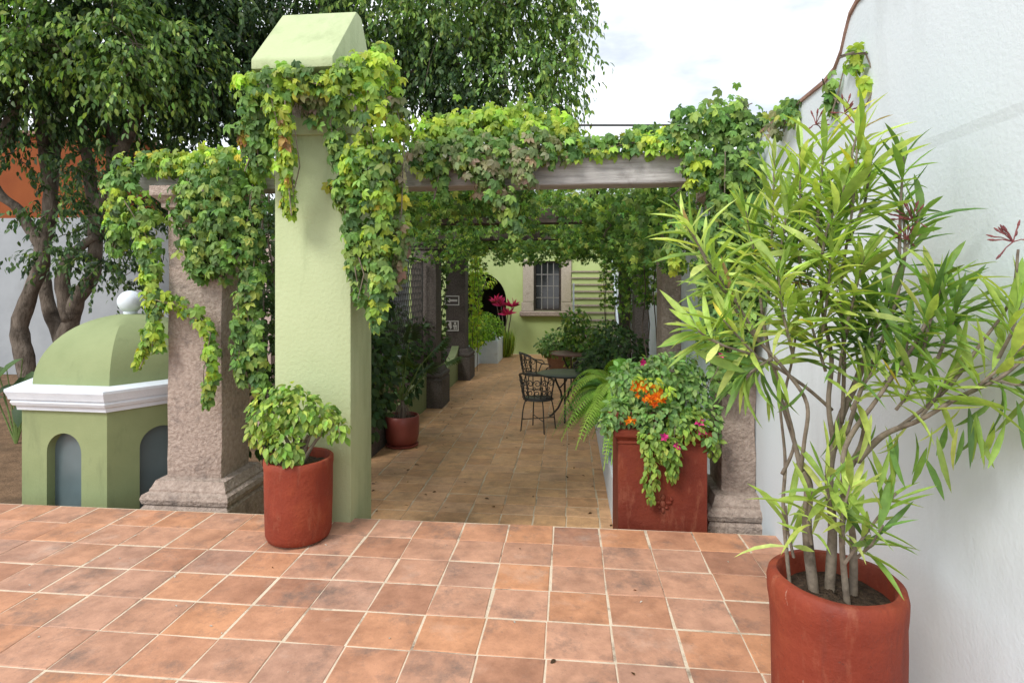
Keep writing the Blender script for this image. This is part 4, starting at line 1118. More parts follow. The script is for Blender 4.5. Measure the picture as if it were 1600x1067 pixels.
t1 = thing('ficus_tree', aY(45, 600, 8.8), 'leftmost weeping fig tree with bent grey trunk before the orange wall', 'tree', 'fig trees')
b = B(); G = LOW - .1
f0 = aY(48, 600, 8.8); f0.z = G
limb(b, [f0, aY(40, 560, 8.8), aY(30, 510, 8.8), aY(55, 440, 8.8), aY(72, 370, 8.8), aY(78, 300, 8.8), aY(66, 210, 8.8), aY(62, 120, 8.8), aY(80, 20, 8.8)], .145, .08)
limb(b, [aY(70, 390, 8.8), aY(30, 330, 8.7), aY(-10, 290, 8.6), aY(-60, 200, 8.5)], .10, .05)
limb(b, [aY(5, 230, 8.2), aY(15, 190, 8.2), aY(40, 120, 8.2)], .12, .06)
b.build('trunk', 'bark', t1, smooth=True)
crown(t1, [(30, -20, 7.6, 1.3, 1.0, 1.0), (130, 20, 7.4, .9, .8, .9, 'ficus_lit'), (200, 60, 7.2, .5, .5, .7, 'ficus_lit'), (60, 120, 7.8, 1.0, .8, .45), (20, 60, 7.2, .8, .6, .7, 'ficus_lit'),
           (190, 120, 7.3, .42, .4, .35, 'ficus_lit'), (115, 345, 8.3, .5, .4, .35, None, .5), (60, 320, 8.5, .35, .3, .3, None, .35), (85, 395, 8.3, .5, .35, .22, None, .55), (150, 420, 8.3, .28, .25, .22, None, .5), (50, 180, 8.4, .8, .6, .4), (130, 260, 8.0, .45, .3, .35, None, .5), (40, 250, 8.2, .4, .3, .3, None, .4),
           (-90, 60, 8.0, 1.0, 1.0, 1.6), (60, -180, 7.4, 1.8, 1.6, .9), (-150, -150, 7.5, 1.5, 1.5, 1.2), (100, -330, 8.5, 2.6, 2.2, 1.0, None, .6)], 1.15, 'ficus')
t2 = thing('ficus_tree', aY(105, 600, 9.2), 'many-stemmed weeping fig tree with a pale leaning limb behind the cupola', 'tree', 'fig trees')
b = B(); f0 = aY(95, 600, 9.2); f0.z = G
limb(b, [f0, aY(95, 560, 9.2), aY(92, 520, 9.2), aY(72, 455, 9.2), aY(66, 390, 9.2), aY(82, 300, 9.2), aY(90, 200, 9.2), aY(110, 60, 9.2)], .13, .07)
limb(b, [aY(96, 540, 9.2), aY(118, 480, 9.1), aY(145, 420, 9.1), aY(150, 350, 9.1), aY(140, 280, 9.1), aY(128, 190, 9.1), aY(150, 80, 9.1)], .135, .075)
limb(b, [aY(108, 500, 9.1), aY(98, 440, 9.0), aY(112, 400, 9.0), aY(150, 370, 9.0)], .13, .06)
limb(b, [aY(148, 370, 9.1), aY(172, 290, 8.9), aY(190, 235, 8.8), aY(218, 175, 8.7), aY(250, 100, 8.6), aY(300, 20, 8.6)], .11, .075)
limb(b, [aY(172, 290, 8.9), aY(175, 220, 8.9), aY(168, 150, 8.9), aY(180, 60, 9.0)], .08, .05)
b.build('trunk', 'bark', t2, smooth=True)
crown(t2, [(280, 40, 8.8, 1.0, .9, 1.0), (330, 120, 8.7, .8, .7, .7), (380, 30, 9.0, 1.0, .9, 1.0), (250, 170, 9.0, .55, .5, .35), (330, 195, 9.2, .7, .6, .32), (390, 170, 9.4, .6, .6, .45),
           (240, -40, 8.4, 1.2, 1.0, .8), (130, 150, 9.8, 1.0, .6, .6), (290, 90, 8.0, .45, .5, .7, 'ficus_lit'), (200, 190, 9.8, .6, .5, .3), (230, 300, 11.2, .9, .4, .8, None, .8), (180, 360, 11.2, .6, .4, .6, None, .7), (330, 290, 11.2, 1.2, .4, .9, None, .8), (410, 380, 11.3, .8, .4, .9, None, .8), (130, 290, 11.4, .5, .3, .7, None, .5), (200, 430, 11.0, .45, .4, .4, None, .6), (175, 245, 8.6, .4, .35, .3, None, .6), (205, 320, 9.6, .5, .3, .5, None, .6), (180, 390, 9.4, .35, .3, .35, None, .5), (250, 240, 9.4, .6, .3, .35, None, .7), (130, 200, 9.8, .5, .4, .3, None, .5), (300, -180, 8.8, 1.8, 1.6, 1.0, None, .7), (350, 90, 10.2, 1.4, .4, 1.4), (170, 60, 10.2, 1.6, .4, 1.4)], 1.15, 'ficus')
t3 = thing('ficus_tree', (-4.2, 9.8, LOW), 'broad weeping fig tree filling the sky behind the green gate post', 'tree', 'fig trees')
b = B(); f0 = Vector((-4.3, 9.8, G))
limb(b, [f0, Vector((-4.2, 9.8, .8)), Vector((-4.35, 9.9, 2.0)), aY(470, 160, 9.9), aY(500, 40, 9.9), aY(520, -80, 10)], .20, .10)
limb(b, [Vector((-4.3, 9.9, 2.2)), aY(560, 170, 9.8), aY(660, 110, 9.7), aY(740, 60, 9.6), aY(820, 0, 9.6)], .11, .04)
limb(b, [aY(580, 165, 9.7), aY(690, 90, 9.2), aY(720, 60, 9.0)], .05, .02)
limb(b, [Vector((-4.3, 9.9, 1.6)), aY(400, 200, 9.7), aY(390, 60, 9.6)], .10, .04)
b.build('trunk', 'bark', t3, smooth=True)
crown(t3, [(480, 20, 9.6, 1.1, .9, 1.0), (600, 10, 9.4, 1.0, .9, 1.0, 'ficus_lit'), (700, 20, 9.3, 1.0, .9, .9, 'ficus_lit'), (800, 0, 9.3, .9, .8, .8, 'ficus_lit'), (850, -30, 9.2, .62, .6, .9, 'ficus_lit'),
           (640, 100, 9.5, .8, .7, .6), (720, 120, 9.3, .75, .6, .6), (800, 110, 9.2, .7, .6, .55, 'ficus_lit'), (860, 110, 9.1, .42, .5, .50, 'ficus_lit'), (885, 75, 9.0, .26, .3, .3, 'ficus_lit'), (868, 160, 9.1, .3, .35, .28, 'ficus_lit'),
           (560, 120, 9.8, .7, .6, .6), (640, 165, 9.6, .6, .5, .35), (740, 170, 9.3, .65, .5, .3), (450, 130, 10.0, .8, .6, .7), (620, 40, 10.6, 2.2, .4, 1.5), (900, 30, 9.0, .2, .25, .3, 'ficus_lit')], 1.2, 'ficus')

# ------------------------------------------------------------------ oleander
ol = thing('oleander', (BPX, BPY, .5), 'tall oleander with long narrow leaves growing from the largest red pot', 'shrub')
SZ = 0.52
stems_n = 0
def stem(pts, r0, r1, n=8):
    global stems_n
    r0, r1 = r0 * .62, r1 * .62
    pts = [pts[0]] + [p + Vector((random.gauss(0, .008), random.gauss(0, .01), 0)) for p in pts[1:-1]] + [pts[-1]]
    b = B(); limb(b, pts, r0, r1, n, 5); b.build('stem', 'twig', ol, smooth=True); stems_n += 1
def soil_pt(dx, dy): return Vector((BPX + dx, BPY + dy, SZ - .03))
hub1 = aY(1262, 800, 2.16); hub2 = aY(1305, 690, 2.12)
stem([soil_pt(-.06, .02), aY(1268, 830, 2.16), aY(1262, 760, 2.16), aY(1252, 735, 2.16)], .030, .027)
stem([aY(1252, 735, 2.16), aY(1240, 690, 2.18), aY(1222, 620, 2.22), aY(1205, 540, 2.25), aY(1190, 480, 2.3)], .017, .010)
stem([aY(1250, 740, 2.16), aY(1258, 690, 2.1), aY(1256, 630, 2.08), aY(1230, 580, 2.08), aY(1180, 520, 2.1), aY(1140, 470, 2.1)], .014, .008)
stem([soil_pt(-.01, .03), aY(1300, 830, 2.18), aY(1302, 740, 2.18), aY(1310, 660, 2.16), aY(1330, 600, 2.14), aY(1350, 560, 2.12)], .030, .017)
stem([aY(1305, 700, 2.17), aY(1290, 630, 2.16), aY(1295, 560, 2.16), aY(1285, 480, 2.14), aY(1280, 400, 2.12), aY(1275, 300, 2.1)], .016, .007)
stem([soil_pt(.06, .0), aY(1332, 840, 2.1), aY(1325, 760, 2.1), aY(1345, 700, 2.05), aY(1352, 660, 2.0)], .022, .014)
stem([aY(1340, 720, 2.06), aY(1380, 680, 1.98), aY(1440, 655, 1.88), aY(1500, 625, 1.80), aY(1560, 590, 1.74), aY(1600, 560, 1.70)], .016, .007)
stem([soil_pt(.02, -.05), aY(1312, 850, 2.05), aY(1318, 780, 2.02), aY(1320, 700, 2.0), aY(1370, 620, 1.95), aY(1430, 540, 1.90), aY(1465, 470, 1.86)], .018, .008)
stem([aY(1322, 680, 2.1), aY(1345, 600, 2.08), aY(1385, 500, 2.02), aY(1405, 400, 1.98), aY(1408, 300, 1.98)], .013, .006)
stem([aY(1300, 640, 2.16), aY(1250, 600, 2.12), aY(1190, 560, 2.05), aY(1130, 540, 2.0), aY(1100, 525, 1.98)], .011, .005)
stem([soil_pt(-.13, .06), aY(1228, 800, 2.2), aY(1222, 720, 2.2), aY(1220, 640, 2.2), aY(1212, 560, 2.2)], .012, .008)
stem([aY(1222, 740, 2.2), aY(1238, 690, 2.18), aY(1228, 620, 2.18), aY(1240, 560, 2.18), aY(1250, 470, 2.18)], .011, .006)
stem([aY(1316, 660, 2.14), aY(1320, 560, 2.12), aY(1318, 450, 2.08), aY(1330, 330, 2.05), aY(1340, 230, 2.02)], .012, .006)
stem([aY(1400, 670, 1.95), aY(1480, 610, 1.84), aY(1540, 540, 1.78), aY(1575, 470, 1.74), aY(1590, 390, 1.72)], .010, .005)
# leafy shoots: tip px, direction the shoot comes from, leaves along it
shoots = [  # (base px,py,Y) -> (tip px,py,Y), whorls, palette
    ((1140, 470, 2.1), (1075, 350, 2.0), 5, 'oleander'), ((1150, 470, 2.1), (1060, 330, 2.05), 3, 'oleander'), ((1190, 480, 2.3), (1165, 330, 2.3), 8, 'oleander'), ((1200, 470, 2.25), (1210, 250, 2.2), 10, 'oleander'),
    ((1212, 480, 2.2), (1235, 300, 2.1), 9, 'oleander'), ((1250, 470, 2.18), (1250, 230, 2.1), 10, 'oleander'), ((1275, 380, 2.1), (1290, 210, 2.05), 8, 'oleander'), ((1280, 420, 2.05), (1320, 290, 1.98), 8, 'oleander'),
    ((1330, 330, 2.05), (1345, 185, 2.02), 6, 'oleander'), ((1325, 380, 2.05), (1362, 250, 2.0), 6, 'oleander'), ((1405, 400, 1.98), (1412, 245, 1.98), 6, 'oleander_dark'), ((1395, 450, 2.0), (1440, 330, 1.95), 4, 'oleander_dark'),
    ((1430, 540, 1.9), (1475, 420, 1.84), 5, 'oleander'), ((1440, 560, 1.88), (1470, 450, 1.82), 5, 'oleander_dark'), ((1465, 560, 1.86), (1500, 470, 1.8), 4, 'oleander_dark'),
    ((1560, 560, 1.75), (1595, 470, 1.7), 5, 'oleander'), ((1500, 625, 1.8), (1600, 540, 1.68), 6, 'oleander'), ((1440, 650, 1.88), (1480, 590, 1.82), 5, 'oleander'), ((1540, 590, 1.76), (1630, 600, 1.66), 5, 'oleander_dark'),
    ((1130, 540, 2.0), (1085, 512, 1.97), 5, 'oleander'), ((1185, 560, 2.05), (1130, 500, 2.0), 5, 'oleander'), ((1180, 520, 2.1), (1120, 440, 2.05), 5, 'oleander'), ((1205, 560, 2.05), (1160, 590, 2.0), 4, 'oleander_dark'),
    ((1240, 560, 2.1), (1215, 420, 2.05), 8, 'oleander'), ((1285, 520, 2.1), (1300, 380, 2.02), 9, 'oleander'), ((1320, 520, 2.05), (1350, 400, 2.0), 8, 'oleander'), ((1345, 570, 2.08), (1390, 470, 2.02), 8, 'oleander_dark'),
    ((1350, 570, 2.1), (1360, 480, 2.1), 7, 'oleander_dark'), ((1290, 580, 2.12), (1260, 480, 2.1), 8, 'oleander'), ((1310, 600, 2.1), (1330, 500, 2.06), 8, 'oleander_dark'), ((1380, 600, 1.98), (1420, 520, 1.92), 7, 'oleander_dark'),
    ((1330, 640, 2.05), (1370, 570, 1.98), 6, 'oleander'), ((1400, 640, 1.95), (1430, 590, 1.9), 5, 'oleander'), ((1280, 480, 2.2), (1225, 350, 2.25), 8, 'oleander_dark'), ((1290, 470, 2.2), (1300, 300, 2.2), 9, 'oleander_dark'), ((1240, 480, 2.25), (1185, 390, 2.3), 7, 'oleander_dark'),
    ((1268, 850, 2.1), (1265, 770, 2.05), 4, 'oleander'), ((1318, 850, 2.0), (1330, 750, 1.96), 7, 'oleander'), ((1320, 880, 2.0), (1400, 770, 1.92), 6, 'oleander'), ((1300, 800, 2.05), (1290, 740, 2.0), 5, 'oleander'), ((1340, 870, 2.0), (1380, 820, 1.92), 4, 'oleander_dark'),
    ((1240, 870, 2.2), (1228, 790, 2.15), 3, 'oleander'),
]
P, N, T, S, C = [], [], [], [], []
for (bx, by, bY), (tx, ty, tY), wn_, pl_ in shoots:
    a, e = np.array(aY(bx, by, bY)), np.array(aY(tx, ty, tY))
    ax = unit((e - a)[None])[0]; ln = np.linalg.norm(e - a)
    B().tube([Vector(a), Vector(a + (e - a) * .5 + RNG.normal(0, .008, 3)), Vector(e)], [.0055, .0045, .0028], 6).build('shoot', 'twig', ol)
    ref = unit(np.cross(ax, [.3, .9, .2])[None])[0]; ref2 = np.cross(ax, ref)
    wn2 = int(wn_ * (1.5 if by < 600 else 1.1 if by < 720 else .8)) + 1
    for w in range(wn2):
        f = .12 + .88 * (w + .3) / wn2
        for q in range(3):
            ang = 2 * math.pi * q / 3 + w * 1.05 + RNG.normal(0, .25)
            rad = ref * math.cos(ang) + ref2 * math.sin(ang)
            spread = 1.12 - .70 * f + RNG.normal(0, .2)
            tip = ax * math.cos(spread) + rad * math.sin(spread) + np.array([0, 0, -.28 * (1 - f)])
            p = a + (e - a) * f + RNG.normal(0, .003, 3)
            P.append(p); T.append(tip); N.append(ax * .8 - rad * .2 + np.array([0, -.1, .5]) + RNG.normal(0, .2, 3))
            S.append(np.clip(RNG.normal(.155, .032), .07, .22) * (.75 if f > .9 else 1)); C.append(tints(1, pl_, .12)[0])
for (x, y, Y, k) in ((1440, 690, 1.9, 8), (1500, 670, 1.8, 9), (1390, 660, 1.98, 6), (1560, 640, 1.74, 5), (1470, 640, 1.85, 5), (1180, 590, 2.05, 6), (1300, 650, 2.1, 6)):   # hanging older leaves
    c = np.array(aY(x, y, Y))
    for q in range(k):
        P.append(c + RNG.normal(0, 1, 3) * np.array([.07, .04, .025])); T.append(np.array([RNG.normal(0, .35), RNG.normal(0, .3), -1.0])); N.append(np.array([RNG.normal(0, .6), -1, .2]))
        S.append(RNG.uniform(.11, .17)); C.append(tints(1, 'oleander' if q % 3 else 'oleander_dark', .12)[0])
P, N, T, S, C = map(np.array, (P, N, T, S, C))
tipw = P + unit(T) * S[:, None]
ok = (tipw[:, 0] < WX - .02) & (P[:, 0] < WX - .01)
sn = np.where(ok)[0]; P, N, T, S, C = P[sn], N[sn], T[sn], S[sn], C[sn]
front = -P[:, 1] + S * 3 + RNG.normal(0, .05, len(P))
order = np.argsort(-front); kk = min(300, len(P))
leaf_parts('leaf', LANCE_ME, order[:kk], P, N, T, S, C, ol)
if len(P) > kk: leaves_mesh('more_leaves', LANCES, P[order[kk:]], N[order[kk:]], T[order[kk:]], S[order[kk:]], C[order[kk:]], 'leaf', ol)
def bud_cluster(parent, x, y, Y, n, spread, colr=((.16, .05, .06), (.24, .09, .08))):
    c = aY(x, y, Y); b = B()
    for k in range(n):
        d = Vector((random.gauss(0, 1), random.gauss(0, .6), random.gauss(.6, .6))).normalized()
        e = c + d * random.uniform(.4, 1) * spread
        b.tube([c, c.lerp(e, .6) + Vector((0, 0, .004)), e], [.0018, .0015, .0025], 5)
        b.tube([e, e + d * .006, e + d * .014, e + d * .02], [.0016, .0034, .0026, .0008], 6)
    return b.build('flower_buds', 'bud', parent)
M['bud'] = surf('dark_red_bud', [(0.3, (0.12, 0.03, 0.035)), (0.7, (0.25, 0.08, 0.075))], 30, 0.6, 60, 0.2)
bud_cluster(ol, 1425, 345, 1.95, 16, .07); bud_cluster(ol, 1418, 375, 1.95, 10, .05); bud_cluster(ol, 1583, 378, 1.72, 10, .05); bud_cluster(ol, 1320, 178, 2.02, 9, .05); bud_cluster(ol, 1275, 195, 2.1, 7, .05)

# ------------------------------------------------------------------ small shrub in the left pot
sh = thing('citrus_shrub', (POTX, POTY, .46), 'small light green leafy shrub growing from the red pot by the post', 'shrub')
b = B(); s0 = Vector((POTX + .01, POTY, .44))
for e in ((410, 640), (440, 620), (470, 640), (500, 650), (525, 660), (430, 690), (480, 680)):
    limb(b, [s0, s0.lerp(aY(*e, 3.5), .45) + Vector((0, 0, .05)), aY(*e, POTY + random.uniform(-.12, .12))], .016, .005, 7, 4)
b.build('stem', 'twig', sh, smooth=True)
P, N, T, S, C = [], [], [], [], []
for (x, y, Y, rx, ry, rz, k) in ((425, 640, 3.5, .14, .13, .15, 260), (470, 640, 3.5, .14, .13, .13, 230), (405, 670, 3.52, .06, .08, .11, 70), (440, 690, 3.42, .13, .09, .10, 130), (503, 652, 3.52, .11, .10, .10, 100), (528, 668, 3.52, .07, .07, .08, 50), (450, 610, 3.55, .10, .09, .05, 60), (455, 710, 3.40, .08, .06, .05, 40)):
    d = rdir(k); p = np.array(aY(x, y, Y)) + d * np.array([rx, ry, rz]) * RNG.uniform(.4, 1, (k, 1)) ** .5
    P.append(p); N.append(d * .7 + np.array([0, -.5, .6]) + rdir(k) * .4); T.append(d * .6 + np.array([0, -.2, -.75]) + rdir(k) * .5); S.append(RNG.uniform(.034, .068, k)); C.append(tints(k, 'citrus', .22))
P, N, T, C = map(np.vstack, (P, N, T, C)); S = np.concatenate(S)
ok = ~inside(P, [(px0, px1, PY0 - .02, 5, -1, 3)]); P, N, T, C, S = P[ok], N[ok], T[ok], C[ok], S[ok]
order = np.argsort(P[:, 1] - S)
leaf_parts('leaf', OVATE_ME, order[:300], P, N, T, S, C, sh)
leaves_mesh('more_leaves', OVATE, P[order[300:]], N[order[300:]], T[order[300:]], S[order[300:]], C[order[300:]], 'leaf', sh)

# ------------------------------------------------------------------ flowers in the square planter
bo = thing('flowering_climber', (cx, cy, QZ), 'bushy green climber with few magenta blooms overflowing the square red planter', 'plant')
P, N, T, S, C = [], [], [], [], []
def cloud(x, y, Y, rx, ry, rz, k, pal, size, down=.7):
    d = rdir(k); p = np.array(aY(x, y, Y)) + d * np.array([rx, ry, rz]) * RNG.uniform(.35, 1, (k, 1)) ** .5
    P.append(p); N.append(d * .6 + np.array([0, -.5, .6]) + rdir(k) * .4); T.append(d * .6 + np.array([0, -.2, -down]) + rdir(k) * .6); S.append(RNG.uniform(*size, k)); C.append(tints(k, pal))
s1 = (.035, .062)
cloud(985, 600, 4.15, .14, .14, .16, 300, 'mint', s1); cloud(1040, 585, 4.2, .22, .16, .15, 420, 'mint', s1); cloud(1085, 610, 4.2, .14, .14, .18, 320, 'mint', s1); cloud(965, 645, 4.05, .10, .1, .12, 160, 'mint', s1)
cloud(1035, 650, 4.02, .20, .12, .13, 420, 'mint', s1); cloud(1075, 660, 4.0, .13, .1, .12, 220, 'citrus', s1); cloud(1020, 690, 3.93, .09, .06, .12, 150, 'citrus', s1); cloud(1045, 700, 3.93, .08, .06, .11, 130, 'citrus', s1)
cloud(1018, 745, 3.93, .05, .04, .16, 90, 'citrus', (.035, .055), 1.2); cloud(1050, 730, 3.94, .04, .04, .10, 50, 'citrus', (.035, .055), 1.2); cloud(1110, 660, 4.0, .07, .07, .16, 90, 'mint', s1)
cloud(1115, 690, 4.02, .05, .05, .12, 50, 'citrus', s1); cloud(1000, 570, 4.25, .1, .1, .06, 80, 'mint', s1); cloud(1065, 560, 4.25, .1, .1, .05, 70, 'mint', s1); cloud(950, 665, 3.98, .05, .05, .06, 40, 'mint', (.04, .06))
P, N, T, C = map(np.vstack, (P, N, T, C)); S = np.concatenate(S)
ok = ~inside(P, [(qx0, qx1, QY0 - .01, QY1, -1, QZ - .03)]); P, N, T, C, S = P[ok], N[ok], T[ok], C[ok], S[ok]
order = np.argsort(P[:, 1] - S * 2)
leaf_parts('leaf', OVATE_ME, order[:300], P, N, T, S, C, bo)
leaves_mesh('foliage', OVATE, P[order[300:]], N[order[300:]], T[order[300:]], S[order[300:]], C[order[300:]], 'leaf', bo)
b = B(); s0 = Vector((cx, cy, QZ - .1))
for e in ((985, 600, 4.15), (1040, 570, 4.2), (1090, 600, 4.2), (960, 640, 4.0), (1035, 650, 4.0), (1075, 660, 4.0), (1110, 640, 4.05), (1018, 640, 3.95)):
    limb(b, [s0 + Vector((random.uniform(-.15, .15), random.uniform(-.1, .1), 0)), s0.lerp(aY(*e), .6) + Vector((0, 0, .06)), aY(*e)], .008, .003, 6, 3)
limb(b, [aY(1035, 640, 4.05), aY(1022, 668, 3.93), aY(1016, 720, 3.93), aY(1020, 775, 3.95)], .004, .002, 5, 4)
limb(b, [aY(1060, 650, 4.05), aY(1055, 670, 3.93), aY(1048, 740, 3.95)], .004, .002, 5, 4)
tag(b.build('stems', 'twig', bo), kind='stuff')
def blossom(parent, spots, pal, size, npet, name='blossom'):
    for (x, y, Y) in spots:
        c = np.array(aY(x, y, Y)); k = npet
        ax = unit(np.array([[RNG.normal(0, .4), -1, RNG.normal(.2, .4)]]))[0]
        r1 = unit(np.cross(ax, [0, .2, 1])[None])[0]; r2 = np.cross(ax, r1)
        a = np.arange(k) * 2 * math.pi / k + RNG.uniform(0, 6) + RNG.normal(0, .2, k)
        tip = r1 * np.cos(a)[:, None] + r2 * np.sin(a)[:, None] + ax * .55
        leaves_mesh(name, PETAL, np.repeat(c[None], k, 0), np.repeat(ax[None], k, 0) + RNG.normal(0, .15, (k, 3)), tip, RNG.uniform(*size, k), tints(k, pal), 'petal', parent, kind=None)
blossom(bo, [(1003, 566, 4.1), (1092, 660, 3.93), (1096, 674, 3.93), (1057, 697, 3.90), (1038, 683, 3.90)], 'magenta', (.03, .045), 6)
of = thing('orange_flowers', aY(1012, 650, 3.95), 'dense cluster of bright orange trumpet flowers above the square planter', 'flowers')
spots = []
for k in range(46):
    a, r = RNG.uniform(0, 6.28), math.sqrt(RNG.uniform(0, 1))
    spots.append((1012 + 27 * r * math.cos(a), 614 + 17 * r * math.sin(a) + 6 * math.cos(a), 3.88 + .05 * r))
blossom(of, spots, 'orange', (.020, .034), 5)
P, N, T, S, C = [], [], [], [], []
cloud(1012, 598, 3.92, .09, .04, .05, 60, 'yellowing', (.03, .05)); cloud(1045, 612, 3.92, .04, .04, .05, 22, 'yellowing', (.03, .05))
leaves_mesh('leaves', OVATE, np.vstack(P), np.vstack(N), np.vstack(T), np.concatenate(S), np.vstack(C), 'leaf', of)
B().tube([aY(1012, 655, 4.05), aY(1010, 630, 3.95), aY(1012, 605, 3.93)], .004, 5).build('stem', 'twig', of)
tag(blossom(of, [(985, 655, 3.92), (980, 658, 3.92), (990, 657, 3.93)], 'orange', (.02, .03), 5) or of)
mg = thing('magenta_blossom', aY(1128, 560, 3.9), 'lone magenta blossom among the creeper beside the white wall', 'flower')
blossom(mg, [(1128, 555, 3.9), (1133, 553, 3.9), (1124, 559, 3.91)], 'magenta', (.02, .034), 5)
B().tube([aY(1128, 556, 3.91), aY(1120, 580, 4.0), aY(1100, 610, 4.1)], .003, 5).build('stem', 'twig', mg)

# ------------------------------------------------------------------ ferns
def fern(label, base, nf, length, lean=(0, 0), pal='fern', up=1.0, seed=1):
    r = random.Random(seed)
    t = thing('fern', base, label, 'fern', 'ferns in the white bed')
    for k in range(nf):
        a = 2 * math.pi * k / nf + r.uniform(-.3, .3)
        d = np.array([math.cos(a) + lean[0], math.sin(a) + lean[1], 0]); d = unit(d[None])[0]
        L = length * r.uniform(.65, 1.1); rise = up * r.uniform(.45, .95)
        npn = 42
        f = np.linspace(.06, 1, npn)
        px_ = np.array(base)[None] + d[None] * (L * (f ** 1.15))[:, None] + np.array([0, 0, 1])[None] * (L * (rise * 1.5 * f - (rise * .9 + .75) * f ** 2.1))[:, None]
        tan = unit(np.gradient(px_, axis=0)); sd = unit(np.cross(tan, [0, 0, 1])); upv = np.cross(sd, tan)
        w = .105 * np.sin(np.clip(f * 1.02, 0, 1) * math.pi) ** .55 * (1 - .35 * f) + .012
        Pp = np.vstack([px_, px_]); Tt = np.vstack([sd + tan * .35, -sd + tan * .35]) - np.array([0, 0, .15]); Nn = np.vstack([upv, upv]) + RNG.normal(0, .12, (2 * npn, 3))
        Pp = np.vstack([Pp, px_]); Tt = np.vstack([Tt, tan]); Nn = np.vstack([Nn, upv])          # the midrib
        ww = np.concatenate([w, w, np.full(npn, L / npn * 2.6)])
        leaves_mesh('frond', STRAPW, Pp, Nn, Tt, ww, np.repeat(tints(1, pal), 3 * npn, 0) * RNG.uniform(.85, 1.15, (3 * npn, 1)), 'leaf', t, kind=None)
STRAPW = blade([(0, 0), (0.25, 0.10), (0.7, 0.085), (1, 0)], 0.2, 0.2)
fern('large arching fern spilling over the white bed beside the square planter', (.56, 5.7, .22), 92, .74, (-.18, -.25), 'fern', 1.9, 3)
fern('upright sword fern behind the square red planter', (.80, 6.5, .15), 34, .70, (-.1, -.1), 'hedge', 2.2, 5)
fern('dark fern arching over the bed near the garden tables', (.70, 7.5, -.1), 20, .55, (-.2, 0), 'fern', 1.0, 9)

# ------------------------------------------------------------------ palm-leaved plant in the passage and dark understorey
def split_leaf(t, base, tip, size, pal, name='leaf'):
    """a deeply lobed leaf on a long stalk"""
    base, tip = Vector(base), Vector(tip)
    mid = base.lerp(tip, .55) + Vector((0, 0, .10 * (tip - base).length))
    out = (tip - mid).normalized()
    B().tube([base, mid, tip], [.009, .007, .004], 6).build('stalk', 'leaf_stalk', t)
    P, N, T, S = [], [], [], []
    side = out.cross(Vector((0, 0, 1))).normalized(); upv = side.cross(out)
    for i in range(9):
        f = i / 8
        o = tip + out * size * (f * .75)
        for sg in (-1, 1):
            P.append(o); T.append(side * sg * (1 - f * .6) + out * (.25 + .7 * f) - Vector((0, 0, .35))); N.append(upv + Vector((random.uniform(-.2, .2), random.uniform(-.2, .2), .2))); S.append(size * (.75 - .35 * abs(f - .3)))
    leaves_mesh(name, WIDE, [tuple(p) for p in P], [tuple(p) for p in N], [tuple(p) for p in T], S, np.repeat(tints(1, pal), len(P), 0), 'leaf', t, kind=None)
M['leaf_stalk'] = surf('green_stalk', [(0.3, (0.10, 0.16, 0.04)), (0.7, (0.17, 0.24, 0.07))], 20, 0.6, 60, 0.2)
pp = thing('philodendron', (RPX, RPY, LOW + .36), 'dark palm-like philodendron with splayed lobed leaves in the glazed pot', 'plant')
B().tube([(RPX, RPY, LOW + .33), (RPX + .01, RPY, LOW + .5), (RPX - .02, RPY + .02, LOW + .62)], [.04, .035, .025], 8).roughen(.006, 20).build('trunk', 'bark', pp)
for (x, y, Y) in ((590, 560, 7.3), (600, 520, 7.4), (640, 530, 7.3), (680, 545, 7.3), (700, 565, 7.2), (660, 580, 7.2), (615, 545, 7.1), (580, 600, 7.2), (630, 570, 7.0), (605, 590, 7.0)):
    split_leaf(pp, (RPX, RPY, LOW + .6), aY(x, y, Y), random.uniform(.20, .28), 'shade')
b = B()
for k in range(40):
    a = random.uniform(0, 6.28); r = random.uniform(.05, .16)
    b.tube([(RPX, RPY, LOW + .56), (RPX + r * .6 * math.cos(a), RPY + r * .6 * math.sin(a), LOW + .5), (RPX + r * math.cos(a), RPY + r * math.sin(a), LOW + .385)], .003, 4, False)
tag(b.build('dry_roots', 'twig', pp), kind='stuff')
c = aY(623, 562, 7.1)
lily = thing('white_flower', c, 'single white lily bloom above the glazed pot in the passage', 'flower')
B().lathe(c.x, c.y, [(.006, c.z - .05), (.014, c.z - .02), (.03, c.z + .03), (.036, c.z + .05), (.02, c.z + .05), (.004, c.z)], 14).build('bloom', 'white_paint', lily, smooth=True)
B().tube([c - Vector((0, 0, .04)), Vector((RPX - .02, RPY - .02, LOW + .5))], .005, 5).build('stalk', 'leaf_stalk', lily)

def bush(name, label, base, clumps, pal, size, dens=1.0, group=None, T=OVATE, cat='shrub', trunk=True):
    t = thing(name, base, label, cat, group)
    global P, N, S, C
    PP, NN, TT, SS, CC = [], [], [], [], []
    for (x, y, Y, rx, ry, rz) in clumps:
        k = int(dens * 900 * (rx * rz + rx * ry + ry * rz) + 20)
        d = rdir(k); PP.append(np.array(aY(x, y, Y)) + d * np.array([rx, ry, rz]) * RNG.uniform(.3, 1, (k, 1)) ** .5)
        NN.append(d * .6 + np.array([0, -.4, .6]) + rdir(k) * .5); TT.append(d * .6 + np.array([0, -.1, -.5]) + rdir(k) * .6); SS.append(RNG.uniform(*size, k)); CC.append(tints(k, pal, .2))
    leaves_mesh('foliage', T, np.vstack(PP), np.vstack(NN), np.vstack(TT), np.concatenate(SS), np.vstack(CC), 'leaf', t)
    if trunk:
        b = B()
        for (x, y, Y, rx, ry, rz) in clumps:
            limb(b, [Vector(base), Vector(base).lerp(aY(x, y, Y), .5) + Vector((0, 0, .05)), aY(x, y, Y)], .02, .008, 6, 3)
        b.build('stem', 'bark', t, smooth=True)
    return t
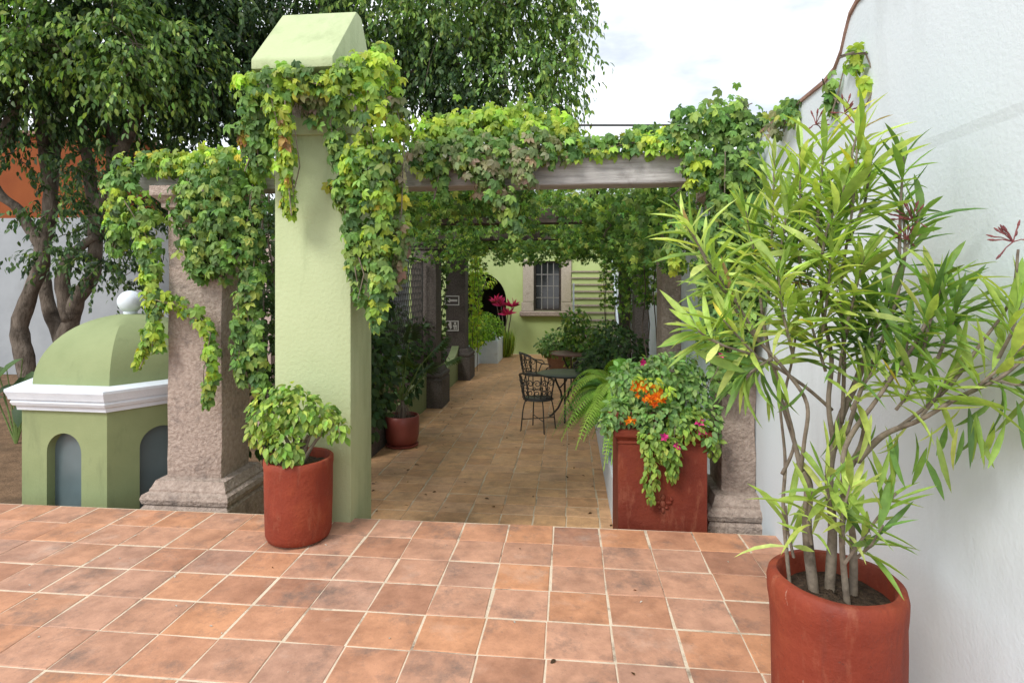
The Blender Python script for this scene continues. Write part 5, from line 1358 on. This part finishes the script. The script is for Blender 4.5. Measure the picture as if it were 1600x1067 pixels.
bush('shade_shrub', 'dark leafy shrub filling the gap between gate post and first inner pillar', (-2.75, 6.1, LOW), [(560, 560, 6.0, .35, .4, .5), (585, 600, 6.2, .25, .3, .4), (560, 640, 6.0, .3, .35, .35), (590, 540, 6.6, .25, .3, .4), (570, 480, 6.4, .3, .3, .4)], 'shade', (.07, .13), .7)
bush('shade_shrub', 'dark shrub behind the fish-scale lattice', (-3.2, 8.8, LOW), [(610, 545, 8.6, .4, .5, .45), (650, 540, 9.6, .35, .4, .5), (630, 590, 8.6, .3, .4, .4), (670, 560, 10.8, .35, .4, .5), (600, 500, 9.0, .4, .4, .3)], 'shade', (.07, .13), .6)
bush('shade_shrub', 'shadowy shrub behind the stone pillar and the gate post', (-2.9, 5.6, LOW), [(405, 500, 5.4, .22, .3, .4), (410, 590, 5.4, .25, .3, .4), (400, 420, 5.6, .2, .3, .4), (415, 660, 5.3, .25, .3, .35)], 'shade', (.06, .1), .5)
bush('clipped_hedge', 'bright green clipped hedge growing in the white planter', (-2.7, 14.6, .08), [(745, 520, 14.4, .45, .5, .32), (765, 512, 15.4, .40, .5, .34), (735, 528, 13.9, .30, .4, .28), (755, 505, 15.2, .4, .5, .3)], 'hedge', (.05, .08), 1.6)
bush('climbing_shrub', 'yellow-green climber on the arch beside the dark doorway', (-2.6, 13.6, .08), [(738, 470, 13.6, .16, .2, .8), (745, 430, 13.7, .3, .3, .25), (760, 440, 14.5, .25, .3, .18), (742, 510, 13.6, .2, .2, .3)], 'yellowing', (.05, .09), .55)
bp = aZ(872, 580, LOW)
def clay(label, x, y, r, h): 
    return pot('flower_pot', label, x, y, LOW, [(r * .72, LOW + .004), (r * .95, LOW + h * .7), (r * 1.0, LOW + h * .85), (r * 1.1, LOW + h * .87), (r * 1.1, LOW + h)], .03, LOW + h * .9, 'clay_pot', 'clay flower pots at the back', 28)
clay('wide brown clay pot with a pale green shrub near the house', aY(874, 560, 14.2).x, 14.2, .34, .50)
x_ = aY(874, 560, 14.2).x
bush('pale_shrub', 'pale green shrub in the wide clay pot before the window', (x_, 14.2, LOW + .45), [(855, 540, 14.1, .3, .25, .18), (872, 532, 14.2, .35, .3, .25), (890, 540, 14.2, .3, .25, .2), (865, 550, 14.0, .3, .2, .12)], 'mint', (.07, .12), 1.0)
clay('brown clay pot under the tall dark shrub by the stair', .62, 12.0, .26, .45)
bush('potted_tree', 'tall dark leafy shrub with an orange bloom before the stair', (.62, 12.0, LOW + .4), [(900, 500, 12.0, .3, .3, .25), (915, 530, 12.0, .4, .35, .3), (893, 520, 12.2, .3, .3, .25), (930, 550, 11.8, .35, .3, .3), (905, 560, 12.0, .35, .3, .25), (945, 520, 12.2, .3, .3, .3)], 'creeper', (.07, .12), .75)
bush('shade_shrub', 'dark leafy bushes along the white bed beyond the ferns', (.95, 8.9, -.2), [(945, 560, 8.8, .3, .4, .25), (960, 530, 9.0, .3, .4, .25), (935, 585, 8.6, .22, .3, .2), (985, 545, 8.2, .25, .3, .25), (925, 575, 9.3, .25, .3, .3)], 'shade', (.06, .11), 1.0)

# cordyline and grassy plant by the doorway
cpx = aZ(789, 553, LOW); cpx.y = 16.7; cpx.x = aY(789, 553, 16.7).x
co = thing('cordyline', cpx, 'cordyline with magenta leaf rosettes beside the dark arched doorway', 'plant')
b = B()
heads = [(783, 478, 16.6), (800, 480, 16.6), (793, 492, 16.5), (775, 472, 16.7)]
for h_ in heads: limb(b, [cpx, cpx.lerp(aY(*h_), .5) + Vector((random.uniform(-.05, .05), 0, 0)), aY(*h_)], .022, .012, 6, 4)
b.build('stem', 'bark', co)
for h_ in heads:
    k = 22; c = np.array(aY(*h_)); d = unit(rdir(k) * np.array([1, 1, .7]) + np.array([0, -.1, .75]))
    leaves_mesh('rosette', WIDE, np.repeat(c[None], k, 0), np.cross(d, rdir(k)), d + np.array([0, 0, -.1]), RNG.uniform(.20, .33, k), tints(k, 'cordyline'), 'leaf', co, kind=None)
sp = thing('grassy_plant', (cpx.x, 16.4, LOW), 'grassy strap-leaved clump at the foot of the cordyline', 'plant')
k = 150; d = unit(rdir(k) * np.array([.8, .8, .4]) + np.array([0, 0, 1.0]))
leaves_mesh('leaves', STRAP, np.array([[cpx.x + .05, 16.4, LOW]]) + RNG.normal(0, .07, (k, 3)) * np.array([1, 1, .05]), np.cross(d, np.cross([0, 0, 1], d)) * -1 + RNG.normal(0, .1, (k, 3)), d, RNG.uniform(.45, .8, k), tints(k, 'yellowing') * .7, 'leaf', sp)

# broad-leaved plant near the cupola and fallen leaves
bl = thing('broadleaf_plant', aZ(20, 640, LOW), 'dark broad-leaved plant at the foot of the fig trees left of the cupola', 'plant')
for (x, y) in ((10, 575), (35, 560), (50, 580), (20, 600), (-10, 560), (60, 600), (5, 620), (45, 620), (30, 590), (-20, 600)):
    e = aY(x, y, 7.2); s0 = Vector((aY(25, 650, 7.2).x, 7.2, LOW - .08))
    B().tube([s0, s0.lerp(e, .6) + Vector((0, 0, .08)), e], [.012, .009, .006], 5).build('stalk', 'leaf_stalk', bl)
    dirn = (e - s0).normalized()
    leaves_mesh('leaf', OVATE, [tuple(e)], [(random.uniform(-.4, .4), -.6, .8)], [(dirn.x * 1.2 + random.uniform(-.5, .5), -.3, -.35)], [random.uniform(.28, .42)], tints(1, 'shade') * 1.2, 'leaf', bl, kind=None)
lit = thing('fallen_leaves', (-.7, 8, LOW), 'scattered dry leaves fallen on the ochre patio floor', 'leaves')
k = 130
pp_ = np.stack([RNG.uniform(-2.1, .4, k), EDGE + .3 + 9 * RNG.uniform(0, 1, k) ** 1.2, np.full(k, LOW + .006)], 1)
side_ = RNG.uniform(size=k) < .45; pp_[side_, 0] = -2.1 + np.abs(RNG.normal(0, .25, side_.sum()))
leaves_mesh('dry_leaf_scatter', OVATE, pp_, np.array([0, 0, 1.0]) + RNG.normal(0, .15, (k, 3)), rdir(k) * np.array([1, 1, .02]), RNG.uniform(.02, .05, k), tints(k, 'litter'), 'leaf', lit)
lit['kind'] = 'stuff'

k = 46
fp = np.stack([RNG.uniform(-4.0, 1.1, k), RNG.uniform(2.2, 3.8, k), np.full(k, .003)], 1)
leaves_mesh('lime_flecks', OVATE, fp, np.array([0, 0, 1.0]) + np.zeros((k, 3)), rdir(k) * np.array([1, 1, 0]), RNG.uniform(.006, .02, k), np.full((k, 3), .62) * RNG.uniform(.7, 1.1, (k, 1)), 'petal', terrace)
k = 9
fp = np.stack([RNG.uniform(-4.2, 1.1, k), RNG.uniform(2.1, 3.85, k), np.full(k, .005)], 1)
leaves_mesh('dry_leaf_bits', OVATE, fp, np.array([0, 0, 1.0]) + RNG.normal(0, .2, (k, 3)), rdir(k) * np.array([1, 1, 0]), RNG.uniform(.012, .035, k), tints(k, 'litter'), 'leaf', terrace)
